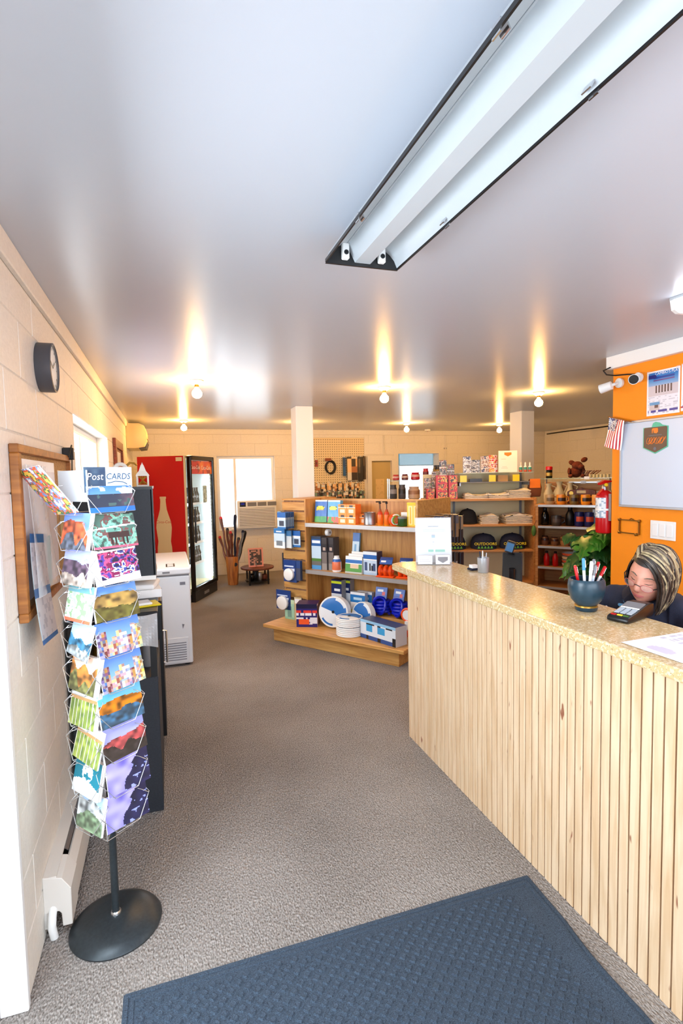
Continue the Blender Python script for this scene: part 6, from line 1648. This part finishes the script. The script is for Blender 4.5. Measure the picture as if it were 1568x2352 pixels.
MB().box(-.165, -.125, -.023, -.0205, .41, .46, m=Matrix.Rotation(.3, 4, 'Y')).build('reader_screen', 'blue_text', t)
t = thing('desk_trinkets', 'small purple and white card tray beside the pen cup', 'tray', (1.69, 2.71, ZT))
MB().box(-.03, .03, -.025, .025, 0, .012).build('tray', 'denim', t, bevel=.003)
MB().box(-.02, .02, -.018, .018, .0125, .03).build('cards', 'paper', t)

# ================================================================== person behind the counter
P = thing('person', 'person in a navy jacket and glasses bent over the desk behind the counter', 'person', (0, 0, 0))
fwd = Vector((-.84, -.24, -.24)).normalized()
lef = Vector((-fwd.y, fwd.x, 0)).normalized()
upv = fwd.cross(lef)
ra = math.radians(-17)       # head rolled, left ear lower
lef, upv = lef*math.cos(ra)+upv*math.sin(ra), upv*math.cos(ra)-lef*math.sin(ra)
HC = Vector((1.925, 1.725, 1.195))
HM = Matrix((fwd, lef, upv)).transposed().to_4x4(); HM.translation = HC
def g2(y, z, cy, cz, sy, sz): return math.exp(-((y-cy)/sy)**2-((z-cz)/sz)**2)
def head_pt(dx, dy, dz, inflate=0):
    """direction (forward, left, up) -> surface point of the head, metres"""
    x, y, z = dx*.096, dy*.075, dz*.118
    if dz < 0:                                   # jaw narrows, chin comes forward
        k = -dz
        y *= 1-.22*k*k; x = x*(1-.18*k)+.020*k
    if dx < 0 and dz < -.2: x *= 1-.25*min(1, (-dz-.2))
    if dx > 0:
        x *= .97
        f = min(1, dx*1.6)
        x += f*(.026*g2(y, z, 0, -.022, .013, .020)+.012*g2(y, z, 0, .004, .010, .022))     # nose, bridge
        x += f*(.006*g2(y, z, .034, .030, .026, .010)+.006*g2(y, z, -.034, .030, .026, .010))   # brow
        x -= f*(.010*g2(y, z, .031, .010, .017, .012)+.010*g2(y, z, -.031, .010, .017, .012))   # sockets
        x += f*(.006*g2(y, z, .031, .008, .011, .007)+.006*g2(y, z, -.031, .008, .011, .007))   # lids
        x += f*(.006*g2(y, z, .044, -.024, .022, .020)+.006*g2(y, z, -.044, -.024, .022, .020))  # cheeks
        x += f*(.008*g2(y, z, 0, -.056, .022, .008)+.006*g2(y, z, 0, -.069, .018, .007))        # lips
        x -= f*.003*g2(y, z, 0, -.062, .022, .0025)
        x += f*.010*g2(y, z, 0, -.098, .022, .014)                                               # chin
    v = Vector((x, y, z))
    if inflate: v += Vector((dx, dy, dz)).normalized()*inflate
    return v
def head_mesh(N=72, Mh=56):
    vs, fs = [], []
    for j in range(Mh+1):
        ph = PI*j/Mh
        for i in range(N):
            th = 2*PI*i/N
            vs.append(HM @ head_pt(math.sin(ph)*math.cos(th), math.sin(ph)*math.sin(th), math.cos(ph)))
    for j in range(Mh):
        for i in range(N): fs.append((j*N+i, (j+1)*N+i, (j+1)*N+(i+1) % N, j*N+(i+1) % N))
    return vs, fs
def skin_body(name, verts, edges, radii, root=0, sub=2, smooth=True):
    """skin-modifier surface evaluated to a mesh"""
    me = bpy.data.meshes.new('tmp'); me.from_pydata(verts, edges, [])
    o = bpy.data.objects.new('tmp', me); COL.objects.link(o)
    o.modifiers.new('s', 'SKIN'); sm = o.modifiers.new('u', 'SUBSURF'); sm.levels = sub; sm.render_levels = sub
    for i, r in enumerate(radii):
        sv = me.skin_vertices[0].data[i]; sv.radius = r if isinstance(r, tuple) else (r, r); sv.use_root = (i == root)
    bpy.context.view_layer.update()
    out = bpy.data.meshes.new_from_object(o.evaluated_get(bpy.context.evaluated_depsgraph_get()))
    bpy.data.objects.remove(o); out.name = name
    return out
SR, SL_ = Vector((1.93, 2.015, 1.015)), Vector((2.075, 1.645, 1.015))
SCn = (SR+SL_)/2
tf = Vector((-.93, -.37, 0)).normalized()                     # torso faces
PEL = SCn-tf*.30; PEL.z = .60
NK0 = SCn+tf*.02+Vector((0, 0, .045)); NK1 = HC-upv*.075-fwd*.03
def limb(a, b, t): return a+(b-a)*t
ELR, ELL = Vector((1.87, 2.10, .815)), Vector((1.97, 1.50, .815))
WRR, WRL = Vector((1.80, 1.92, .785)), Vector((1.80, 1.58, .785))
HIPR, HIPL = PEL+Vector((-.03, .10, -.03)), PEL+Vector((.03, -.10, -.03))
KNR, KNL = HIPR+tf*.42+Vector((0, .02, -.0)), HIPL+tf*.42
ANR, ANL = KNR+Vector((.06, .02, -.44)), KNL+Vector((.08, .0, -.44))
TOR, TOL = ANR+tf*.17+Vector((0, 0, -.05)), ANL+tf*.17+Vector((0, 0, -.05))
V = [PEL, limb(PEL, SCn, .35), limb(PEL, SCn, .72), SCn, NK0, NK1, HC-fwd*.01,
     limb(SCn, SR, .62), SR, ELR, WRR, limb(SCn, SL_, .62), SL_, ELL, WRL,
     HIPR, KNR, ANR, TOR, HIPL, KNL, ANL, TOL]
E_ = [(0, 1), (1, 2), (2, 3), (3, 4), (4, 5), (5, 6), (3, 7), (7, 8), (8, 9), (9, 10), (3, 11), (11, 12), (12, 13), (13, 14), (0, 15), (15, 16), (16, 17), (17, 18), (0, 19), (19, 20), (20, 21), (21, 22)]
RAD = [.145, .14, .145, .115, .062, .052, .05, .085, .068, .048, .028, .085, .068, .048, .028, .095, .062, .042, .035, .095, .062, .042, .035]
core = skin_body('body', [tuple(v) for v in V], E_, [r-(.018 if i in (0, 1, 2, 3, 7, 8, 11, 12) else 0) for i, r in enumerate(RAD)])
bm = bmesh.new(); bm.from_mesh(core)
hv, hf = head_mesh()
tmp = bpy.data.meshes.new('h'); tmp.from_pydata([tuple(v) for v in hv], [], hf); bm.from_mesh(tmp)
# ears
def add_ell(bm, c, r, m):
    res = bmesh.ops.create_uvsphere(bm, u_segments=14, v_segments=10, radius=1)
    for v in res['verts']: v.co = m @ (Vector(c)+Vector((v.co.x*r[0], v.co.y*r[1], v.co.z*r[2])))
for s_ in (-1, 1): add_ell(bm, (-.008, s_*.077, -.006), (.018, .008, .03), HM)
# hands: palm, four fingers, thumb
def hand(bm, wr, aim, side):
    aim = Vector(aim).normalized(); dn = Vector((0, 0, -1)); ac = aim.cross(Vector((0, 0, 1))).normalized()
    pv = [wr, wr+aim*.045, wr+aim*.085]; pe = [(0, 1), (1, 2)]; pr_ = [(.026, .02), (.038, .016), (.036, .013)]
    k = 3
    for i, (off, ln) in enumerate(((-.030, .062), (-.010, .074), (.010, .070), (.028, .055))):
        b0 = wr+aim*.08+ac*off
        pts = [b0, b0+aim*ln*.45+Vector((0, 0, .006)), b0+aim*ln*.8+Vector((0, 0, -.006)), b0+aim*ln+Vector((0, 0, -.018))]
        pv += pts; pe += [(2, k), (k, k+1), (k+1, k+2), (k+2, k+3)]; pr_ += [.0095, .009, .0085, .007]; k += 4
    b0 = wr+aim*.03+ac*(-.034*side)
    pts = [b0, b0+aim*.03-ac*.022*side+Vector((0, 0, -.004)), b0+aim*.058-ac*.026*side+Vector((0, 0, -.01))]
    pv += pts; pe += [(1, k), (k, k+1), (k+1, k+2)]; pr_ += [.012, .0105, .008]
    me = skin_body('hand', [tuple(v) for v in pv], pe, pr_, 0, 1)
    bm.from_mesh(me)
hand(bm, WRR, (-.35, -.95, -.05), 1); hand(bm, WRL, (-.4, .9, -.05), -1)
full = bpy.data.meshes.new('body'); bm.to_mesh(full); bm.free()
o = bpy.data.objects.new('body', full); COL.objects.link(o)
rm = o.modifiers.new('r', 'REMESH'); rm.mode = 'VOXEL'; rm.voxel_size = .0055
sm = o.modifiers.new('sm', 'SMOOTH'); sm.iterations = 2; sm.factor = .4
bpy.context.view_layer.update()
fin = bpy.data.meshes.new_from_object(o.evaluated_get(bpy.context.evaluated_depsgraph_get()))
bpy.data.objects.remove(o); fin.name = 'body'; fin.materials.clear(); fin.materials.append(MATS['skin']); fin.shade_smooth()
body = obj('body', fin, P)
# clothes
def cloth(name, idx, grow, mt_, par, sub=2, wr=0):
    mp = {k: i for i, k in enumerate(idx)}
    vv = [tuple(V[k]) for k in idx]; ee = [(mp[a], mp[b]) for a, b in E_ if a in mp and b in mp]
    me = skin_body(name, vv, ee, [RAD[k]+grow for k in idx], 0, sub)
    me.materials.clear(); me.materials.append(MATS[mt_]); me.shade_smooth()
    ob = obj(name, me, par)
    tx = bpy.data.textures.new(name+'_folds', 'CLOUDS'); tx.noise_scale = .07
    d = ob.modifiers.new('folds', 'DISPLACE'); d.texture = tx; d.strength = .022; d.mid_level = .45; d.texture_coords = 'GLOBAL'
    return ob
jk = cloth('jacket', [0, 1, 2, 3, 7, 8, 9, 10, 11, 12, 13, 14], .014, 'denim', P, 3)
cloth('trousers', [0, 15, 16, 17, 19, 20, 21], .012, 'black_fabric', P)
for a, b2 in ((ANR, TOR), (ANL, TOL)):
    me = skin_body('shoe', [tuple(a+Vector((0, 0, .0))), tuple(a+Vector((0, 0, -.03))), tuple(b2)], [(0, 1), (1, 2)], [.05, .05, .042], 0, 2); me.materials.clear(); me.materials.append(MATS['black_plastic']); me.shade_smooth(); obj('shoe', me, P)
# collar and shirt at the neck
cn = limb(NK0, NK1, .25); ax = (NK1-NK0).normalized(); e1 = ax.cross(Vector((0, 0, 1))).normalized(); e2 = ax.cross(e1)
b = MB(); b.sheet(lambda u, v: cn+(e1*math.cos(u*2*PI)+e2*math.sin(u*2*PI))*(.082-.012*v)+ax*(-.02+.055*v), 28, 5); b.build('collar', 'denim', P, solid=.006, smooth=True)
b = MB(); b.sheet(lambda u, v: cn+(e1*math.cos(u*2*PI)+e2*math.sin(u*2*PI))*(.077-.012*v)+ax*(-.03+.075*v), 28, 4); b.build('shirt', 'shirt_blue', P, solid=.003, smooth=True)
ch = SCn+tf*.125
MB().prism([(-.05, .02), (.05, .02), (.012, -.12), (-.012, -.12)], -.01, .004, 'y', m=Matrix.Translation(ch+Vector((0, 0, .03))) @ Matrix.Rotation(math.atan2(tf.x, -tf.y), 4, 'Z') @ Matrix.Rotation(.7, 4, 'X')).build('shirt_front', 'shirt_blue', P, bevel=.004)
MB().tube([SR+tf*.075+Vector((.02, -.075, .01)), SR+tf*.11+Vector((.02, -.085, -.04)), SR+tf*.125+Vector((.02, -.09, -.10))], .004, 6).build('piping', 'white_text', jk)
# face parts
def hp(dx, dy, dz, inf=0):
    d = Vector((dx, dy, dz)).normalized(); return HM @ head_pt(d.x, d.y, d.z, inf)
def face_at(y, z, off=0):
    """point on the face at given left / up offsets"""
    best = None
    dz = z/.118; dy = y/.075/(1-.22*dz*dz if dz < 0 else 1)
    dx = math.sqrt(max(0, 1-dy*dy-dz*dz))
    v = head_pt(dx, dy, dz); v.x += off
    return HM @ v
for z, r, k in ((-.0565, .0035, 0), (-.0665, .0042, 1)):
    MB().tube([face_at(y, z-(abs(y)*.10 if k == 0 else -abs(y)*.12), .0005) for y in (-.024, -.014, -.005, 0, .005, .014, .024)], [.0008, r*.8, r, r*.9, r, r*.8, .0008], 8).build('lip', 'lip', body, smooth=True)
for s_ in (-1, 1):
    MB().tube([face_at(s_*y, .003+.003*abs(y-.031)/.015, .0006) for y in (.018, .024, .031, .038, .045)], [.0006, .0012, .0015, .0012, .0006], 6).build('eyelash', 'eye_dark', body)
    MB().tube([face_at(s_*y, .030+q, .001) for y, q in ((.014, 0), (.024, .004), (.036, .005), (.048, -.001))], [.001, .0026, .0024, .0008], 6).build('eyebrow', 'hair_grey', body, smooth=True)
    MB().tube([face_at(s_*.007, -.0335, .000), face_at(s_*.009, -.034, -.001)], [.0026, .0022], 6).build('nostril', 'lip', body)
# glasses
gl = MB().build('glasses', 'red_wood', P)
gl.data = MB().tube([HM @ Vector((.108, -.012, -.002)), HM @ Vector((.113, 0, .003)), HM @ Vector((.108, .012, -.002))], .0016, 6).mesh('glasses', 'hair_dark')
for s_ in (-1, 1):
    ring = [HM @ Vector((.104-.25*abs(.034+.022*math.cos(a)*1.0-.034)*0-.010*max(0, (math.cos(a))), s_*(.035+.023*math.cos(a)), -.006+.015*math.sin(a))) for a in [2*PI*k/24 for k in range(24)]]
    MB().tube(ring, .0013, 6, closed=True).build('rim', 'lip', gl)
    b = MB(); i0 = len(b.v); b.v += [tuple(q) for q in ring]; b.face(range(24)); b.build('lens', 'glass', gl)
    MB().tube([HM @ Vector((.095, s_*.058, -.002)), HM @ Vector((.06, s_*.078, .002)), HM @ Vector((-.0, s_*.083, .006)), HM @ Vector((-.02, s_*.081, -.006))], .0022, 6).build('temple', 'black_plastic', gl)
# hair: cap plus locks swept from a parting down to the jaw
hb = MB()
NN, MMh = 40, 24
def hair_ok(d):   # keep the face free
    return not (d.x > .12 and d.z < .58+.25*(abs(d.y))*0 and abs(d.y) < .80 and d.z < .30+.62*(1-abs(d.y)))
for j in range(MMh):
    for i in range(NN):
        c4 = []
        ok = True
        for (jj, ii) in ((j, i), (j+1, i), (j+1, i+1), (j, i+1)):
            ph = PI*.72*jj/MMh; th = 2*PI*ii/NN
            d = Vector((math.sin(ph)*math.cos(th), math.sin(ph)*math.sin(th), math.cos(ph)))
            if not hair_ok(d): ok = False
            c4.append(HM @ head_pt(d.x, d.y, d.z, .012))
        if ok: hb.quad(*c4)
hair = hb.build('hair', 'hair_dark', P, merge=True, solid=.006, smooth=True)
random.seed(12)
locks = {'hair_dark': MB(), 'hair_blond': MB(), 'hair_grey': MB()}
for k in range(330):
    f0 = random.random()
    rootd = Vector((.60-1.15*f0, -.42+.25*f0+random.uniform(-.04, .04), .72+.2*math.sin(f0*PI))).normalized()     # parting from the right temple to the crown
    if random.random() < .74:
        ea = 1.0+1.75*random.random()*(.4+.6*f0)+.2*f0
        endd = Vector((math.cos(ea)*.9, math.sin(ea), random.uniform(-.85, -.5))).normalized()
        ctl = Vector((max(-.9, min(.85, .85-1.5*f0)), .55+.25*math.sin(ea), .72+.25*f0)); tip = Vector((.006, .002, -.034))
    else:
        ea = -(1.75+1.2*random.random())
        endd = Vector((math.cos(ea), math.sin(ea), random.uniform(-.75, -.4))).normalized()
        ctl = Vector((-.45, -.75, .85)); tip = Vector((-.01, -.004, -.04))
    nseg = 12; inf = random.uniform(.014, .030); pts = []
    for q in range(nseg+1):
        f_ = q/nseg
        d = (rootd*(1-f_)**2+ctl*2*f_*(1-f_)+endd*f_*f_).normalized()
        p_ = head_pt(d.x, d.y, d.z, inf*(.55+.45*math.sin(min(1, f_*1.6)*PI/2)))
        if f_ > .72: p_ += tip*(f_-.72)/.28
        pts.append(HM @ p_)
    for q in range(9, nseg+1): pts[q] = pts[q]+Vector((0, 0, -.004*(q-8)))
    r = random.uniform(.003, .0055)
    rs = [r*(.45+.9*math.sin(PI*min(1, .1+.85*q/nseg))) for q in range(nseg)]+[.0008]
    mt_ = ('hair_dark', 'hair_blond', 'hair_grey', 'hair_dark', 'hair_blond', 'hair_dark', 'hair_grey')[int(f0*23+random.random()*1.5) % 7]
    locks[mt_].tube(pts, rs, 6)
for mt_, nm_ in (('hair_dark', 'dark_locks'), ('hair_blond', 'blond_locks'), ('hair_grey', 'grey_locks')):
    locks[mt_].build(nm_, mt_, hair, smooth=True)
# stool
t = thing('stool', 'black round stool under the seated person', 'stool', (PEL.x+.02, PEL.y, 0))
MB().lathe([(0, .40), (.17, .40), (.18, .41), (.18, .44), (.16, .455), (0, .455)], 24).build('seat', 'black_fabric', t, smooth=True)
MB().tube([(0, 0, .06), (0, 0, .40)], .025, 12).build('post', 'chrome', t)
for k in range(5):
    a = 2*PI*k/5; MB().tube([(0, 0, .07), (.22*math.cos(a), .22*math.sin(a), .03)], .016, 8).build('leg', 'black_plastic', t); MB().lathe([(0, 0), (.018, .004), (.018, .026), (0, .03)], 10, m=Matrix.Translation((.22*math.cos(a), .22*math.sin(a), 0))).build('caster', 'rubber', t)
